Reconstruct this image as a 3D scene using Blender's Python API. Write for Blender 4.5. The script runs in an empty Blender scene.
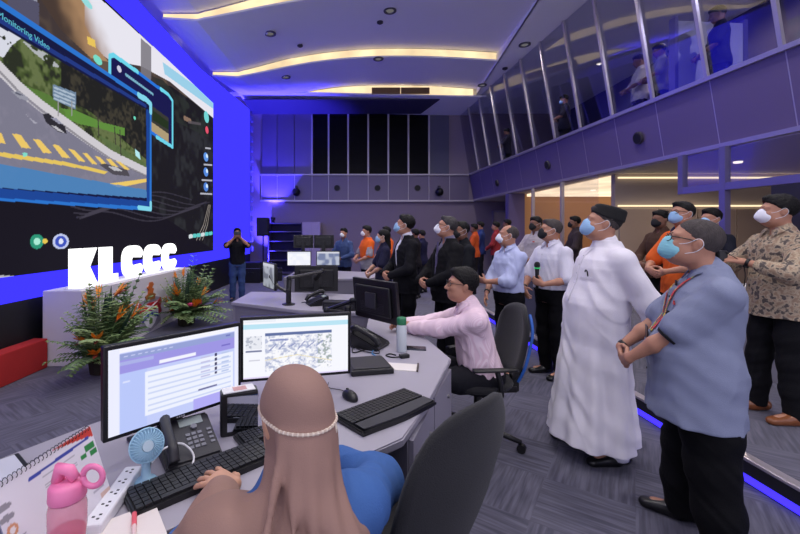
import bpy, bmesh, math, random
import numpy as np
from mathutils import Vector, Matrix, Euler
from mathutils.bvhtree import BVHTree
random.seed(7)
rng = np.random.default_rng(11)
S = bpy.context.scene
COL = S.collection
PI = math.pi
CAM_Z = 1.52                    # eye height of the photographer, metres

# ------------------------------------------------------------------ helpers
def lin(c):
    return tuple(((v / 255) / 12.92 if v / 255 <= .04045 else ((v / 255 + .055) / 1.055) ** 2.4) for v in c)

MATS = {}
def mat(name, c, rough=.6, metal=0., bump=None, vary=0., vscale=8., spec=.5, emit=None, sheen=0., stretch=None, coat=0.):
    if name in MATS: return MATS[name]
    m = bpy.data.materials.new(name); m.use_nodes = True
    nt = m.node_tree; b = nt.nodes['Principled BSDF']
    base = (*lin(c), 1)
    b.inputs['Base Color'].default_value = base
    b.inputs['Roughness'].default_value = rough
    b.inputs['Metallic'].default_value = metal
    b.inputs['Specular IOR Level'].default_value = spec
    if sheen: b.inputs['Sheen Weight'].default_value = sheen
    if coat: b.inputs['Coat Weight'].default_value = coat
    tc = nt.nodes.new('ShaderNodeTexCoord'); mp = nt.nodes.new('ShaderNodeMapping')
    nt.links.new(tc.outputs['Object'], mp.inputs['Vector'])
    if stretch: mp.inputs['Scale'].default_value = stretch
    nz = nt.nodes.new('ShaderNodeTexNoise'); nz.inputs['Scale'].default_value = vscale; nz.inputs['Detail'].default_value = 4
    nt.links.new(mp.outputs['Vector'], nz.inputs['Vector'])
    v = vary if vary else .03
    mx = nt.nodes.new('ShaderNodeMix'); mx.data_type = 'RGBA'
    mx.inputs['A'].default_value = tuple(x * (1 - v) for x in base[:3]) + (1,)
    mx.inputs['B'].default_value = tuple(min(1, x * (1 + v)) for x in base[:3]) + (1,)
    nt.links.new(nz.outputs['Fac'], mx.inputs['Factor'])
    nt.links.new(mx.outputs['Result'], b.inputs['Base Color'])
    if bump:
        n2 = nt.nodes.new('ShaderNodeTexNoise'); n2.inputs['Scale'].default_value = bump[0]; n2.inputs['Detail'].default_value = 3
        nt.links.new(mp.outputs['Vector'], n2.inputs['Vector'])
        bp = nt.nodes.new('ShaderNodeBump'); bp.inputs['Strength'].default_value = bump[1]; bp.inputs['Distance'].default_value = .01
        nt.links.new(n2.outputs['Fac'], bp.inputs['Height']); nt.links.new(bp.outputs['Normal'], b.inputs['Normal'])
    if emit:
        b.inputs['Emission Color'].default_value = (*lin(emit[0]), 1); b.inputs['Emission Strength'].default_value = emit[1]
    MATS[name] = m
    return m

def two_tone(name, c1, c2, scale, rough=.8, kind='noise', lo=.45, hi=.55, c3=None):
    if name in MATS: return MATS[name]
    m = mat(name, c1, rough); nt = m.node_tree; b = nt.nodes['Principled BSDF']
    tc = nt.nodes.new('ShaderNodeTexCoord')
    nz = nt.nodes.new('ShaderNodeTexNoise'); nz.inputs['Scale'].default_value = scale; nz.inputs['Detail'].default_value = 5
    nt.links.new(tc.outputs['Object'], nz.inputs['Vector'])
    cr = nt.nodes.new('ShaderNodeValToRGB'); nt.links.new(nz.outputs['Fac'], cr.inputs['Fac'])
    cr.color_ramp.elements[0].position = lo; cr.color_ramp.elements[0].color = (*lin(c1), 1)
    cr.color_ramp.elements[1].position = hi; cr.color_ramp.elements[1].color = (*lin(c2), 1)
    if c3:
        e = cr.color_ramp.elements.new((lo + hi) / 2); e.color = (*lin(c3), 1)
    nt.links.new(cr.outputs['Color'], b.inputs['Base Color'])
    return m

def stripes(name, c1, c2, freq, axis=0, rough=.8, width=.8):
    if name in MATS: return MATS[name]
    m = mat(name, c1, rough); nt = m.node_tree; b = nt.nodes['Principled BSDF']
    tc = nt.nodes.new('ShaderNodeTexCoord')
    w = nt.nodes.new('ShaderNodeTexWave'); w.wave_type = 'BANDS'; w.bands_direction = 'XYZ'[axis]
    w.inputs['Scale'].default_value = freq; w.inputs['Distortion'].default_value = .5
    nt.links.new(tc.outputs['Object'], w.inputs['Vector'])
    cr = nt.nodes.new('ShaderNodeValToRGB'); nt.links.new(w.outputs['Fac'], cr.inputs['Fac'])
    cr.color_ramp.elements[0].position = width; cr.color_ramp.elements[0].color = (*lin(c1), 1)
    cr.color_ramp.elements[1].position = min(1, width + .1); cr.color_ramp.elements[1].color = (*lin(c2), 1)
    nt.links.new(cr.outputs['Color'], b.inputs['Base Color'])
    return m

def glow(name, c, strength, vary=0., vscale=3.):
    if name in MATS: return MATS[name]
    m = bpy.data.materials.new(name); m.use_nodes = True; nt = m.node_tree
    nt.nodes.remove(nt.nodes['Principled BSDF'])
    e = nt.nodes.new('ShaderNodeEmission'); e.inputs['Strength'].default_value = strength
    e.inputs['Color'].default_value = (*lin(c), 1)
    nt.links.new(e.outputs[0], nt.nodes['Material Output'].inputs['Surface'])
    if vary:
        tc = nt.nodes.new('ShaderNodeTexCoord'); nz = nt.nodes.new('ShaderNodeTexNoise'); nz.inputs['Scale'].default_value = vscale
        nt.links.new(tc.outputs['Object'], nz.inputs['Vector'])
        mr = nt.nodes.new('ShaderNodeMapRange'); nt.links.new(nz.outputs['Fac'], mr.inputs['Value'])
        mr.inputs['From Min'].default_value = .3; mr.inputs['From Max'].default_value = .7
        mr.inputs['To Min'].default_value = strength * (1 - vary); mr.inputs['To Max'].default_value = strength * (1 + vary)
        nt.links.new(mr.outputs['Result'], e.inputs['Strength'])
    MATS[name] = m
    return m

def picture_mat(name, strength, rough=.2, base=(6, 6, 8), spec=.3):
    """a lit display: emission from the mesh's colour attribute under a glossy sheet"""
    if name in MATS: return MATS[name]
    m = mat(name, base, rough, spec=spec); nt = m.node_tree; b = nt.nodes['Principled BSDF']
    at = nt.nodes.new('ShaderNodeVertexColor'); at.layer_name = 'picture'
    nt.links.new(at.outputs['Color'], b.inputs['Emission Color']); b.inputs['Emission Strength'].default_value = strength
    return m

def print_mat(name, rough=.6):
    """printed paper or enamel: colours of the print come from the mesh's colour attribute"""
    if name in MATS: return MATS[name]
    m = mat(name, (255, 255, 255), rough); nt = m.node_tree; b = nt.nodes['Principled BSDF']
    at = nt.nodes.new('ShaderNodeVertexColor'); at.layer_name = 'picture'
    nt.links.new(at.outputs['Color'], b.inputs['Base Color'])
    return m

def glass(name, tint=(210, 215, 225), gloss=.12, rough=.02, refl=1.):
    if name in MATS: return MATS[name]
    m = bpy.data.materials.new(name); m.use_nodes = True; nt = m.node_tree
    nt.nodes.remove(nt.nodes['Principled BSDF'])
    tr = nt.nodes.new('ShaderNodeBsdfTransparent'); tr.inputs['Color'].default_value = (*lin(tint), 1)
    gl = nt.nodes.new('ShaderNodeBsdfGlossy'); gl.inputs['Roughness'].default_value = rough
    fr = nt.nodes.new('ShaderNodeFresnel'); fr.inputs['IOR'].default_value = 1.5
    ad = nt.nodes.new('ShaderNodeMath'); ad.operation = 'MULTIPLY_ADD'; ad.inputs[1].default_value = refl; ad.inputs[2].default_value = gloss * .3
    nt.links.new(fr.outputs[0], ad.inputs[0])
    mx = nt.nodes.new('ShaderNodeMixShader')
    nt.links.new(ad.outputs[0], mx.inputs['Fac']); nt.links.new(tr.outputs[0], mx.inputs[1]); nt.links.new(gl.outputs[0], mx.inputs[2])
    nt.links.new(mx.outputs[0], nt.nodes['Material Output'].inputs['Surface'])
    MATS[name] = m
    return m

def link(name, me, m=None, parent=None, smooth=False, loc=None):
    o = bpy.data.objects.new(name, me); COL.objects.link(o)
    if m is not None:
        for x in (m if isinstance(m, (list, tuple)) else [m]): me.materials.append(x)
    if smooth: me.polygons.foreach_set('use_smooth', [True] * len(me.polygons))
    if parent is not None: o.parent = parent
    if loc is not None: o.location = loc
    return o

def obj(name, bm, m=None, parent=None, smooth=False, loc=None):
    me = bpy.data.meshes.new(name)
    bmesh.ops.recalc_face_normals(bm, faces=bm.faces)
    bm.to_mesh(me); bm.free()
    return link(name, me, m, parent, smooth, loc)

def tag(o, label, cat, group=None, kind=None):
    o['label'] = label; o['category'] = cat
    if group: o['group'] = group
    if kind: o['kind'] = kind
    return o

def thing(name, label, cat, loc=(0, 0, 0), rz=0., group=None):
    o = bpy.data.objects.new(name, None); COL.objects.link(o); o.empty_display_size = .1
    o.location = loc; o.rotation_euler = (0, 0, rz)
    return tag(o, label, cat, group)

def struct(o, label=None):
    o['kind'] = 'structure'
    if label: o['label'] = label
    return o

def kids(o): return [c for c in bpy.data.objects if c.parent == o]
def dup(root, label, loc=None, rz=None, group=None):
    r = root.copy(); COL.objects.link(r)
    if loc is not None: r.location = loc
    if rz is not None: r.rotation_euler = (0, 0, rz)
    r['label'] = label
    if group: r['group'] = group
    for ch in kids(root):
        c = ch.copy(); COL.objects.link(c); c.parent = r
        for g in kids(ch):
            d = g.copy(); COL.objects.link(d); d.parent = c
    return r

def BM(): return bmesh.new()
def _add(bm, vs, fs, mi=0):
    v = [bm.verts.new(p) for p in vs]
    for f in fs:
        try:
            q = bm.faces.new([v[i] for i in f]); q.material_index = mi
        except ValueError: pass
    return v

def box(bm, c, s, rz=0., bev=0., R=None, mi=0):
    M = R if R is not None else Matrix.Rotation(rz, 3, 'Z')
    vs = []
    hx, hy, hz = s[0] / 2, s[1] / 2, s[2] / 2
    for sx, sy, sz in [(-1, -1, -1), (1, -1, -1), (1, 1, -1), (-1, 1, -1), (-1, -1, 1), (1, -1, 1), (1, 1, 1), (-1, 1, 1)]:
        vs.append(Vector(c) + M @ Vector((sx * hx, sy * hy, sz * hz)))
    v = _add(bm, vs, [(0, 3, 2, 1), (4, 5, 6, 7), (0, 1, 5, 4), (1, 2, 6, 5), (2, 3, 7, 6), (3, 0, 4, 7)], mi)
    if bev:
        es = {e for q in v for e in q.link_edges}
        bmesh.ops.bevel(bm, geom=list(es), offset=bev, segments=2, affect='EDGES', profile=.5)
    return bm

def span(bm, a, b, bev=0., mi=0):
    return box(bm, [(a[i] + b[i]) / 2 for i in range(3)], [abs(b[i] - a[i]) for i in range(3)], bev=bev, mi=mi)

def frame_of(d):
    d = Vector(d).normalized(); u = d.cross(Vector((0, 0, 1)))
    if u.length < 1e-4: u = Vector((1, 0, 0))
    u.normalize(); return u, d.cross(u).normalized(), d

def cyl(bm, p0, p1, r0, r1=None, n=14, caps=True, mi=0):
    r1 = r0 if r1 is None else r1
    p0, p1 = Vector(p0), Vector(p1); u, w, d = frame_of(p1 - p0)
    vs = [p + (u * math.cos(2 * PI * i / n) + w * math.sin(2 * PI * i / n)) * r for p, r in ((p0, r0), (p1, r1)) for i in range(n)]
    fs = [(i, (i + 1) % n, n + (i + 1) % n, n + i) for i in range(n)]
    if caps: fs += [tuple(range(n))[::-1], tuple(range(n, 2 * n))]
    _add(bm, vs, fs, mi); return bm

def tube(bm, pts, r, n=8, mi=0, flat=1.):
    pts = [Vector(p) for p in pts]; k = len(pts); vs = []
    up = None
    for i, p in enumerate(pts):
        d = (pts[min(i + 1, k - 1)] - pts[max(i - 1, 0)]).normalized()
        if up is None: up = frame_of(d)[0]
        up = (up - d * up.dot(d))
        up = up.normalized() if up.length > 1e-5 else frame_of(d)[0]
        w = d.cross(up)
        rr = r[i] if isinstance(r, (list, tuple)) else r
        vs += [p + (up * math.cos(2 * PI * j / n) + w * math.sin(2 * PI * j / n) * flat) * rr for j in range(n)]
    fs = [(i * n + j, i * n + (j + 1) % n, (i + 1) * n + (j + 1) % n, (i + 1) * n + j) for i in range(k - 1) for j in range(n)]
    fs += [tuple(range(n))[::-1], tuple(range((k - 1) * n, k * n))]
    _add(bm, vs, fs, mi); return bm

def curve(pts, n=8):
    """Catmull-Rom through points"""
    P = [Vector(p) for p in pts]; P = [P[0] * 2 - P[1]] + P + [P[-1] * 2 - P[-2]]; out = []
    for i in range(1, len(P) - 2):
        for t in range(n):
            s = t / n
            a, b, c, d = P[i - 1], P[i], P[i + 1], P[i + 2]
            out.append(.5 * ((2 * b) + (c - a) * s + (2 * a - 5 * b + 4 * c - d) * s * s + (3 * b - a - 3 * c + d) * s ** 3))
    out.append(P[-2]); return out

def lathe(bm, prof, n=24, c=(0, 0, 0), mi=0):
    vs = []; k = len(prof)
    for r, z in prof:
        vs += [(c[0] + max(r, 1e-4) * math.cos(2 * PI * j / n), c[1] + max(r, 1e-4) * math.sin(2 * PI * j / n), c[2] + z) for j in range(n)]
    fs = [(i * n + j, i * n + (j + 1) % n, (i + 1) * n + (j + 1) % n, (i + 1) * n + j) for i in range(k - 1) for j in range(n)]
    fs += [tuple(range(n))[::-1], tuple(range((k - 1) * n, k * n))]
    _add(bm, vs, fs, mi); return bm

def prism(bm, poly, z0, z1, mi=0, bev=0.):
    n = len(poly)
    vs = [(x, y, z0) for x, y in poly] + [(x, y, z1) for x, y in poly]
    v = _add(bm, vs, [tuple(range(n))[::-1], tuple(range(n, 2 * n))] + [(i, (i + 1) % n, n + (i + 1) % n, n + i) for i in range(n)], mi)
    if bev:
        es = {e for q in v for e in q.link_edges if abs(e.verts[0].co.z - e.verts[1].co.z) < 1e-6}
        bmesh.ops.bevel(bm, geom=list(es), offset=bev, segments=2, affect='EDGES')
    return bm

def plate(bm, poly3, nrm, th, mi=0):
    """a flat polygon in space given thickness along nrm"""
    n = len(poly3); t = Vector(nrm).normalized() * th
    vs = [Vector(p) for p in poly3] + [Vector(p) + t for p in poly3]
    _add(bm, vs, [tuple(range(n))[::-1], tuple(range(n, 2 * n))] + [(i, (i + 1) % n, n + (i + 1) % n, n + i) for i in range(n)], mi)
    return bm

def ball(bm, c, r, n=12, m=8, mi=0, R=None):
    r = (r, r, r) if not isinstance(r, (tuple, list)) else r
    vs = []; R = R or Matrix.Identity(3); c = Vector(c)
    for i in range(1, m):
        a = PI * i / m
        for j in range(n):
            b = 2 * PI * j / n
            vs.append(c + R @ Vector((r[0] * math.sin(a) * math.cos(b), r[1] * math.sin(a) * math.sin(b), r[2] * math.cos(a))))
    top = len(vs); vs += [c + R @ Vector((0, 0, r[2])), c + R @ Vector((0, 0, -r[2]))]
    fs = [(i * n + j, (i + 1) * n + j, (i + 1) * n + (j + 1) % n, i * n + (j + 1) % n) for i in range(m - 2) for j in range(n)]
    fs += [(top, j, (j + 1) % n) for j in range(n)] + [(top + 1, (m - 2) * n + (j + 1) % n, (m - 2) * n + j) for j in range(n)]
    _add(bm, vs, fs, mi); return bm

def inpoly(X, Y, poly):
    ins = np.zeros(X.shape, bool); n = len(poly)
    for i in range(n):
        x0, y0 = poly[i]; x1, y1 = poly[(i + 1) % n]
        if y0 == y1: continue
        c = ((y0 > Y) != (y1 > Y)) & (X < (x1 - x0) * (Y - y0) / (y1 - y0) + x0)
        ins ^= c
    return ins

def vnoise(X, Y, seed=0):
    """smooth value noise for pictures on displays and prints"""
    xi, yi = np.floor(X).astype(int), np.floor(Y).astype(int); fx, fy = X - xi, Y - yi
    fx, fy = fx * fx * (3 - 2 * fx), fy * fy * (3 - 2 * fy)
    h = lambda a, b: np.modf(np.abs(np.sin(a * 127.1 + b * 311.7 + seed * 74.7) * 43758.5453))[0]
    return (h(xi, yi) * (1 - fx) + h(xi + 1, yi) * fx) * (1 - fy) + (h(xi, yi + 1) * (1 - fx) + h(xi + 1, yi + 1) * fx) * fy

class Canvas:
    """a picture of nu x nv colour samples over u in [u0,u1], v in [v0,v1]"""
    def __init__(s, u0, u1, v0, v1, nu, nv, bg):
        s.u, s.v = np.meshgrid(np.linspace(u0, u1, nu), np.linspace(v0, v1, nv)); s.nu, s.nv = nu, nv
        s.c = np.zeros((nv, nu, 3)); s.c[:] = lin(bg)
    def mask(s, poly): return inpoly(s.u, s.v, poly)
    def put(s, m, col, a=1.):
        if isinstance(m, list): m = s.mask(m)
        a = a * m.astype(float); s.c = s.c * (1 - a[..., None]) + np.array(lin(col)) * a[..., None]
    def rect(s, u0, v0, u1, v1, col, a=1.): s.put((s.u >= u0) & (s.u <= u1) & (s.v >= v0) & (s.v <= v1), col, a)
    def disc(s, u, v, ru, rv, col, a=1.): s.put(((s.u - u) / ru) ** 2 + ((s.v - v) / rv) ** 2 <= 1, col, a)
    def line(s, pts, w, col, a=1., asp=1.):
        m = np.zeros(s.u.shape, bool)
        for (x0, y0), (x1, y1) in zip(pts, pts[1:]):
            dx, dy = x1 - x0, (y1 - y0) * asp
            t = np.clip(((s.u - x0) * dx + (s.v - y0) * asp * dy) / (dx * dx + dy * dy + 1e-12), 0, 1)
            m |= np.hypot(s.u - x0 - t * dx, (s.v - y0) * asp - t * dy) < w
        s.put(m, col, a)
    def mesh(s, name, place, m, parent):
        """place(u,v) -> xyz arrays"""
        x, y, z = place(s.u, s.v)
        nv, nu = s.nv, s.nu
        co = np.stack([x, y, z], -1).reshape(-1, 3).astype(np.float32)
        i = (np.arange(nv - 1)[:, None] * nu + np.arange(nu - 1)[None]).ravel()
        me = quads(name, co, np.stack([i, i + 1, i + nu + 1, i + nu], -1))
        at = me.color_attributes.new('picture', 'FLOAT_COLOR', 'POINT')
        rgba = np.ones((nv * nu, 4), np.float32); rgba[:, :3] = s.c.reshape(-1, 3)
        at.data.foreach_set('color', rgba.ravel())
        return link(name, me, m, parent)

def quads(name, co, q):
    me = bpy.data.meshes.new(name); n = len(q)
    me.vertices.add(len(co)); me.vertices.foreach_set('co', np.asarray(co, np.float32).ravel())
    me.loops.add(4 * n); me.loops.foreach_set('vertex_index', np.asarray(q, np.int32).ravel())
    me.polygons.add(n); me.polygons.foreach_set('loop_start', np.arange(0, 4 * n, 4, dtype=np.int32))
    me.update(calc_edges=True); me.validate()
    return me

# ------------------------------------------------------------------ implicit surfaces (bodies, clothes)
def V3(p): return np.array(p, float)
class Field:
    def __init__(s): s.ops = []
    def cone(s, a, b, ra, rb, k=.02, sub=False):
        a, b = V3(a), V3(b); m = max(ra, rb)
        lo, hi = np.minimum(a, b) - m, np.maximum(a, b) + m
        ab = b - a; L = max(ab @ ab, 1e-9)
        def f(P):
            t = np.clip(((P - a) @ ab) / L, 0, 1)
            return np.linalg.norm(P - a - t[..., None] * ab, axis=-1) - (ra + (rb - ra) * t)
        s.ops.append((f, lo, hi, k, sub)); return s
    def chain(s, pts, rs, k=.02):
        for i in range(len(pts) - 1): s.cone(pts[i], pts[i + 1], rs[i], rs[i + 1], k)
        return s
    def ell(s, c, r, R=None, k=.02, sub=False):
        c, r = V3(c), V3(r); R = np.eye(3) if R is None else np.array(R)
        ext = np.sqrt((R ** 2) @ (r ** 2))
        def f(P):
            q = (P - c) @ R
            k0 = np.linalg.norm(q / r, axis=-1); k1 = np.linalg.norm(q / (r * r), axis=-1)
            return k0 * (k0 - 1) / np.maximum(k1, 1e-9)
        s.ops.append((f, c - ext, c + ext, k, sub)); return s
    def loft(s, rows, org=(0, 0, 0), R=None, k=.03, pw=2.2, sub=False, wob=None):
        """rows: (z, rx, ry, cx, cy); cross-sections stacked along the frame's z"""
        rows = np.array(sorted(rows), float); org = V3(org); R = np.eye(3) if R is None else np.array(R)
        zs = rows[:, 0]; z0, z1 = zs[0], zs[-1]
        mx = np.abs(rows[:, 1:3]).max() + np.abs(rows[:, 3:]).max() + .05
        cs = np.array([[a, b, z] for a in (-mx, mx) for b in (-mx, mx) for z in (z0, z1)]) @ R.T + org
        def f(P):
            q = (P - org) @ R; z = q[..., 2]
            g = [np.interp(z, zs, rows[:, i]) for i in range(1, 5)]
            dx, dy = (q[..., 0] - g[2]), (q[..., 1] - g[3])
            rr = (np.abs(dx / g[0]) ** pw + np.abs(dy / g[1]) ** pw + 1e-12) ** (1 / pw)
            d = (rr - 1) * np.minimum(g[0], g[1])
            if wob: d = d + wob(np.arctan2(dy / g[1], dx / g[0]), z)
            return np.maximum(d, np.maximum(z0 - z, z - z1))
        s.ops.append((f, cs.min(0), cs.max(0), k, sub)); return s
    def cut(s, p, n, k=.004):
        """keep the side the normal points away from"""
        p, n = V3(p), V3(n); n = n / np.linalg.norm(n)
        s.ops.append((lambda P: -((P - p) @ n), None, None, k, 'half')); return s
    def bounds(s):
        L = [o for o in s.ops if o[4] is False]
        return np.min([o[1] for o in L], 0), np.max([o[2] for o in L], 0)
    def mesh(s, name, h, fold=None):
        lo, hi = s.bounds(); lo = lo - 3 * h - .012; hi = hi + 3 * h + .012
        n = np.ceil((hi - lo) / h).astype(int) + 1
        ax = [lo[i] + h * np.arange(n[i]) for i in range(3)]
        D = np.full(n, .2)
        for f, a, b, k, sub in s.ops:
            if a is None: sl = (slice(None),) * 3
            else:
                m = k * 1.2 + 2.5 * h + .01
                i0 = np.clip(np.floor((a - m - lo) / h).astype(int), 0, n); i1 = np.clip(np.ceil((b + m - lo) / h).astype(int) + 1, 0, n)
                if (i1 <= i0).any(): continue
                sl = tuple(slice(i0[i], i1[i]) for i in range(3))
            P = np.stack(np.meshgrid(*[ax[i][sl[i]] for i in range(3)], indexing='ij'), -1)
            v = f(P); c = D[sl]
            if sub is False:
                hh = np.maximum(k - np.abs(c - v), 0) / k; D[sl] = np.minimum(c, v) - hh * hh * k * .25
            else:
                v = -v; hh = np.maximum(k - np.abs(c - v), 0) / k; D[sl] = np.maximum(c, v) + hh * hh * k * .25
        if fold is not None:
            P = np.stack(np.meshgrid(*ax, indexing='ij'), -1); near = np.abs(D) < 6 * h + .02
            D[near] += fold(P[near])
        return nets(name, D, lo, h)

def nets(name, D, lo, h):
    neg = D < 0
    n = np.array(D.shape)
    c = [neg[i:n[0] - 1 + i, j:n[1] - 1 + j, k:n[2] - 1 + k] for i in (0, 1) for j in (0, 1) for k in (0, 1)]
    allv = np.logical_and.reduce(c); anyv = np.logical_or.reduce(c); act = anyv & ~allv
    idx = np.argwhere(act); vid = np.full(act.shape, -1, np.int64); vid[act] = np.arange(len(idx))
    acc = np.zeros((len(idx), 3)); cnt = np.zeros(len(idx))
    corner = [np.array((i, j, k)) for i in (0, 1) for j in (0, 1) for k in (0, 1)]
    val = [D[tuple((idx + q).T)] for q in corner]
    for a in range(8):
        for b in range(a + 1, 8):
            if np.abs(corner[a] - corner[b]).sum() != 1: continue
            cr = (val[a] < 0) != (val[b] < 0)
            t = np.zeros(len(idx)); t[cr] = val[a][cr] / (val[a][cr] - val[b][cr])
            acc[cr] += corner[a] + t[cr, None] * (corner[b] - corner[a]); cnt[cr] += 1
    co = lo + h * (idx + acc / np.maximum(cnt, 1)[:, None])
    Q = []
    for d in range(3):
        sa = [slice(None)] * 3; sb = [slice(None)] * 3; sa[d] = slice(0, -1); sb[d] = slice(1, None)
        A, B = neg[tuple(sa)], neg[tuple(sb)]
        e = np.argwhere(A != B); u, v = [(1, 2), (2, 0), (0, 1)][d]
        ok = (e[:, u] > 0) & (e[:, v] > 0) & (e[:, u] < n[u] - 1) & (e[:, v] < n[v] - 1); e = e[ok]
        fl = A[tuple(e.T)]
        def at(du, dv):
            q = e.copy(); q[:, u] -= du; q[:, v] -= dv; return vid[tuple(q.T)]
        q = np.stack([at(1, 1), at(0, 1), at(0, 0), at(1, 0)], -1)
        q[~fl] = q[~fl][:, ::-1]; Q.append(q)
    Q = np.concatenate(Q)
    # one relaxation pass keeps the surface even
    nb = np.zeros_like(co); k = np.zeros(len(co))
    for a in range(4):
        b = (a + 1) % 4
        np.add.at(nb, Q[:, a], co[Q[:, b]]); np.add.at(k, Q[:, a], 1)
        np.add.at(nb, Q[:, b], co[Q[:, a]]); np.add.at(k, Q[:, b], 1)
    co = co * .6 + .4 * nb / np.maximum(k, 1)[:, None]
    return quads(name, co, Q)

def bvh_of(me):
    n = len(me.vertices); co = np.empty(n * 3, np.float32); me.vertices.foreach_get('co', co)
    q = np.empty(len(me.loops), np.int32); me.loops.foreach_get('vertex_index', q)
    return BVHTree.FromPolygons([tuple(p) for p in co.reshape(-1, 3)], [tuple(map(int, p)) for p in q.reshape(-1, 4)])
SPOT_W = 185.
SCREEN_E = 1.0
WORLD_E = 1.6
COVE_W = 22.
EXPOSURE = 0.0
# ------------------------------------------------------------------ people
def rx(a): c, s = math.cos(a), math.sin(a); return np.array([[1, 0, 0], [0, c, -s], [0, s, c]])
def ry(a): c, s = math.cos(a), math.sin(a); return np.array([[c, 0, s], [0, 1, 0], [-s, 0, c]])
def rz(a): c, s = math.cos(a), math.sin(a); return np.array([[c, -s, 0], [s, c, 0], [0, 0, 1]])
def unit(v): v = V3(v); return v / max(np.linalg.norm(v), 1e-9)

def folds(a, lam=.16, seed=0, zmax=None):
    r = np.random.default_rng(seed)
    ks = [unit(r.normal(size=3) * (1, 1, .75)) * 2 * PI / (lam * f) for f in (1, .72, 1.35, .5, 2.1, .62)]
    ph = r.uniform(0, 6, 6)
    def f(P):
        w1 = np.sin(P @ ks[2] + ph[2]) * 1.7; w2 = np.sin(P @ ks[4] + ph[4]) * 1.5
        e = np.abs(np.sin(P @ ks[0] * .5 + w1 + ph[0])) + .6 * np.abs(np.sin(P @ ks[1] * .5 + w2 + ph[1])) - .9
        return a * (e + .3 * np.sin(P @ ks[3] + w1))
    return f

SKIN = dict(tan=(178, 128, 104), light=(196, 148, 122), dark=(128, 88, 70), brown=(150, 104, 82))
def skin(k): return mat('skin_' + k, SKIN[k], .5, vary=.1, vscale=30, bump=(120, .05), spec=.4)
HAIR = lambda: mat('black_hair', (14, 12, 12), .6, spec=.25, bump=(180, .5), vary=.3, vscale=60, stretch=(1, 1, .3))
GREYHAIR = lambda: mat('greying_hair', (70, 64, 63), .7, spec=.2, bump=(180, .5), vary=.5, vscale=70, stretch=(1, 1, .3))

def ik(Sh, W, l1, l2, pole):
    d = W - Sh; L = np.linalg.norm(d)
    if L > (l1 + l2) * .995: d = d * ((l1 + l2) * .995 / L); W = Sh + d; L = np.linalg.norm(d)
    a = (l1 * l1 - l2 * l2 + L * L) / (2 * L); h = math.sqrt(max(l1 * l1 - a * a, 0))
    u = d / L; p = V3(pole); p = unit(p - u * (p @ u))
    return Sh + u * a + p * h, W

def add_hand(F, W, d, t, side, sc, curl=.35, spread=.06, thumb=.5):
    d = unit(d); t = V3(t); t = unit(t - d * (t @ d)); n = np.cross(d, t) * (-1 if side > 0 else 1)
    kn = []
    offs = [.030, .010, -.010, -.028]; lens = [.074, .082, .076, .060]; pl = [.088, .090, .085, .078]
    for i in range(4):
        K = W + (d * pl[i] + t * offs[i] + n * (-.003 if i in (1, 2) else 0)) * sc
        F.cone(W + t * offs[i] * .45 * sc, K, .0155 * sc, .0118 * sc, .012)
        a = curl * .5; p = K; dd0 = unit(d + t * (offs[i] / .03) * spread)
        for j, (fr, r0, r1) in enumerate(((.46, .0098, .0088), (.30, .0088, .0080), (.24, .0080, .0066))):
            dd = dd0 * math.cos(a) + n * math.sin(a)
            q = p + dd * lens[i] * fr * sc
            F.cone(p, q, r0 * sc, r1 * sc, .004); p = q; a += curl
    b = W + (d * .022 + t * .022 + n * .008) * sc
    dd = unit(d * .75 + t * .8 + n * (.15 + thumb * .3))
    m = b + dd * .042 * sc; F.cone(b, m, .0155 * sc, .0115 * sc, .010)
    d2 = unit(d * .95 + t * .35 + n * (.2 + thumb * .4)); e = m + d2 * .030 * sc; F.cone(m, e, .0112 * sc, .0098 * sc, .004)
    F.cone(e, e + unit(d2 + n * .2) * .024 * sc, .0098 * sc, .0078 * sc, .004)
    return n

def add_head(F, C, R, s, jaw=1.):
    def E(c, r, k=.02, sub=False): F.ell(C + R @ (V3(c) * s), V3(r) * s, R, k, sub)
    def K(a, b, ra, rb, k=.01): F.cone(C + R @ (V3(a) * s), C + R @ (V3(b) * s), ra * s, rb * s, k)
    E((0, -.014, .034), (.077, .096, .087), .03)
    E((0, .024, -.028), (.064 * jaw, .070, .086), .03)
    E((0, .045, -.080), (.040 * jaw, .042, .030), .03)
    for x in (-1, 1):
        E((x * .045 * jaw, .02, -.06), (.022, .04, .035), .03)
        E((x * .036, .062, -.022), (.024, .024, .018), .02)      # cheek bones
        E((x * .031, .098, .010), (.017, .016, .012), .012, True)  # eye sockets
        E((x * .031, .079, .009), (.0145, .0115, .0115), .004)    # closed curve of the lids
        E((x * .079, -.008, -.004), (.009, .020, .032), .006)
        E((x * .088, -.012, .006), (.006, .011, .018), .006)
    E((0, .074, .030), (.052, .018, .010), .02)                  # brow ridge
    K((0, .090, .012), (0, .112, -.024), .0075, .0125, .012)
    for x in (-1, 1): E((x * .011, .098, -.029), (.009, .011, .008), .008)
    E((0, .088, -.056), (.024, .012, .006), .006); E((0, .086, -.066), (.021, .012, .007), .006)

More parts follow.
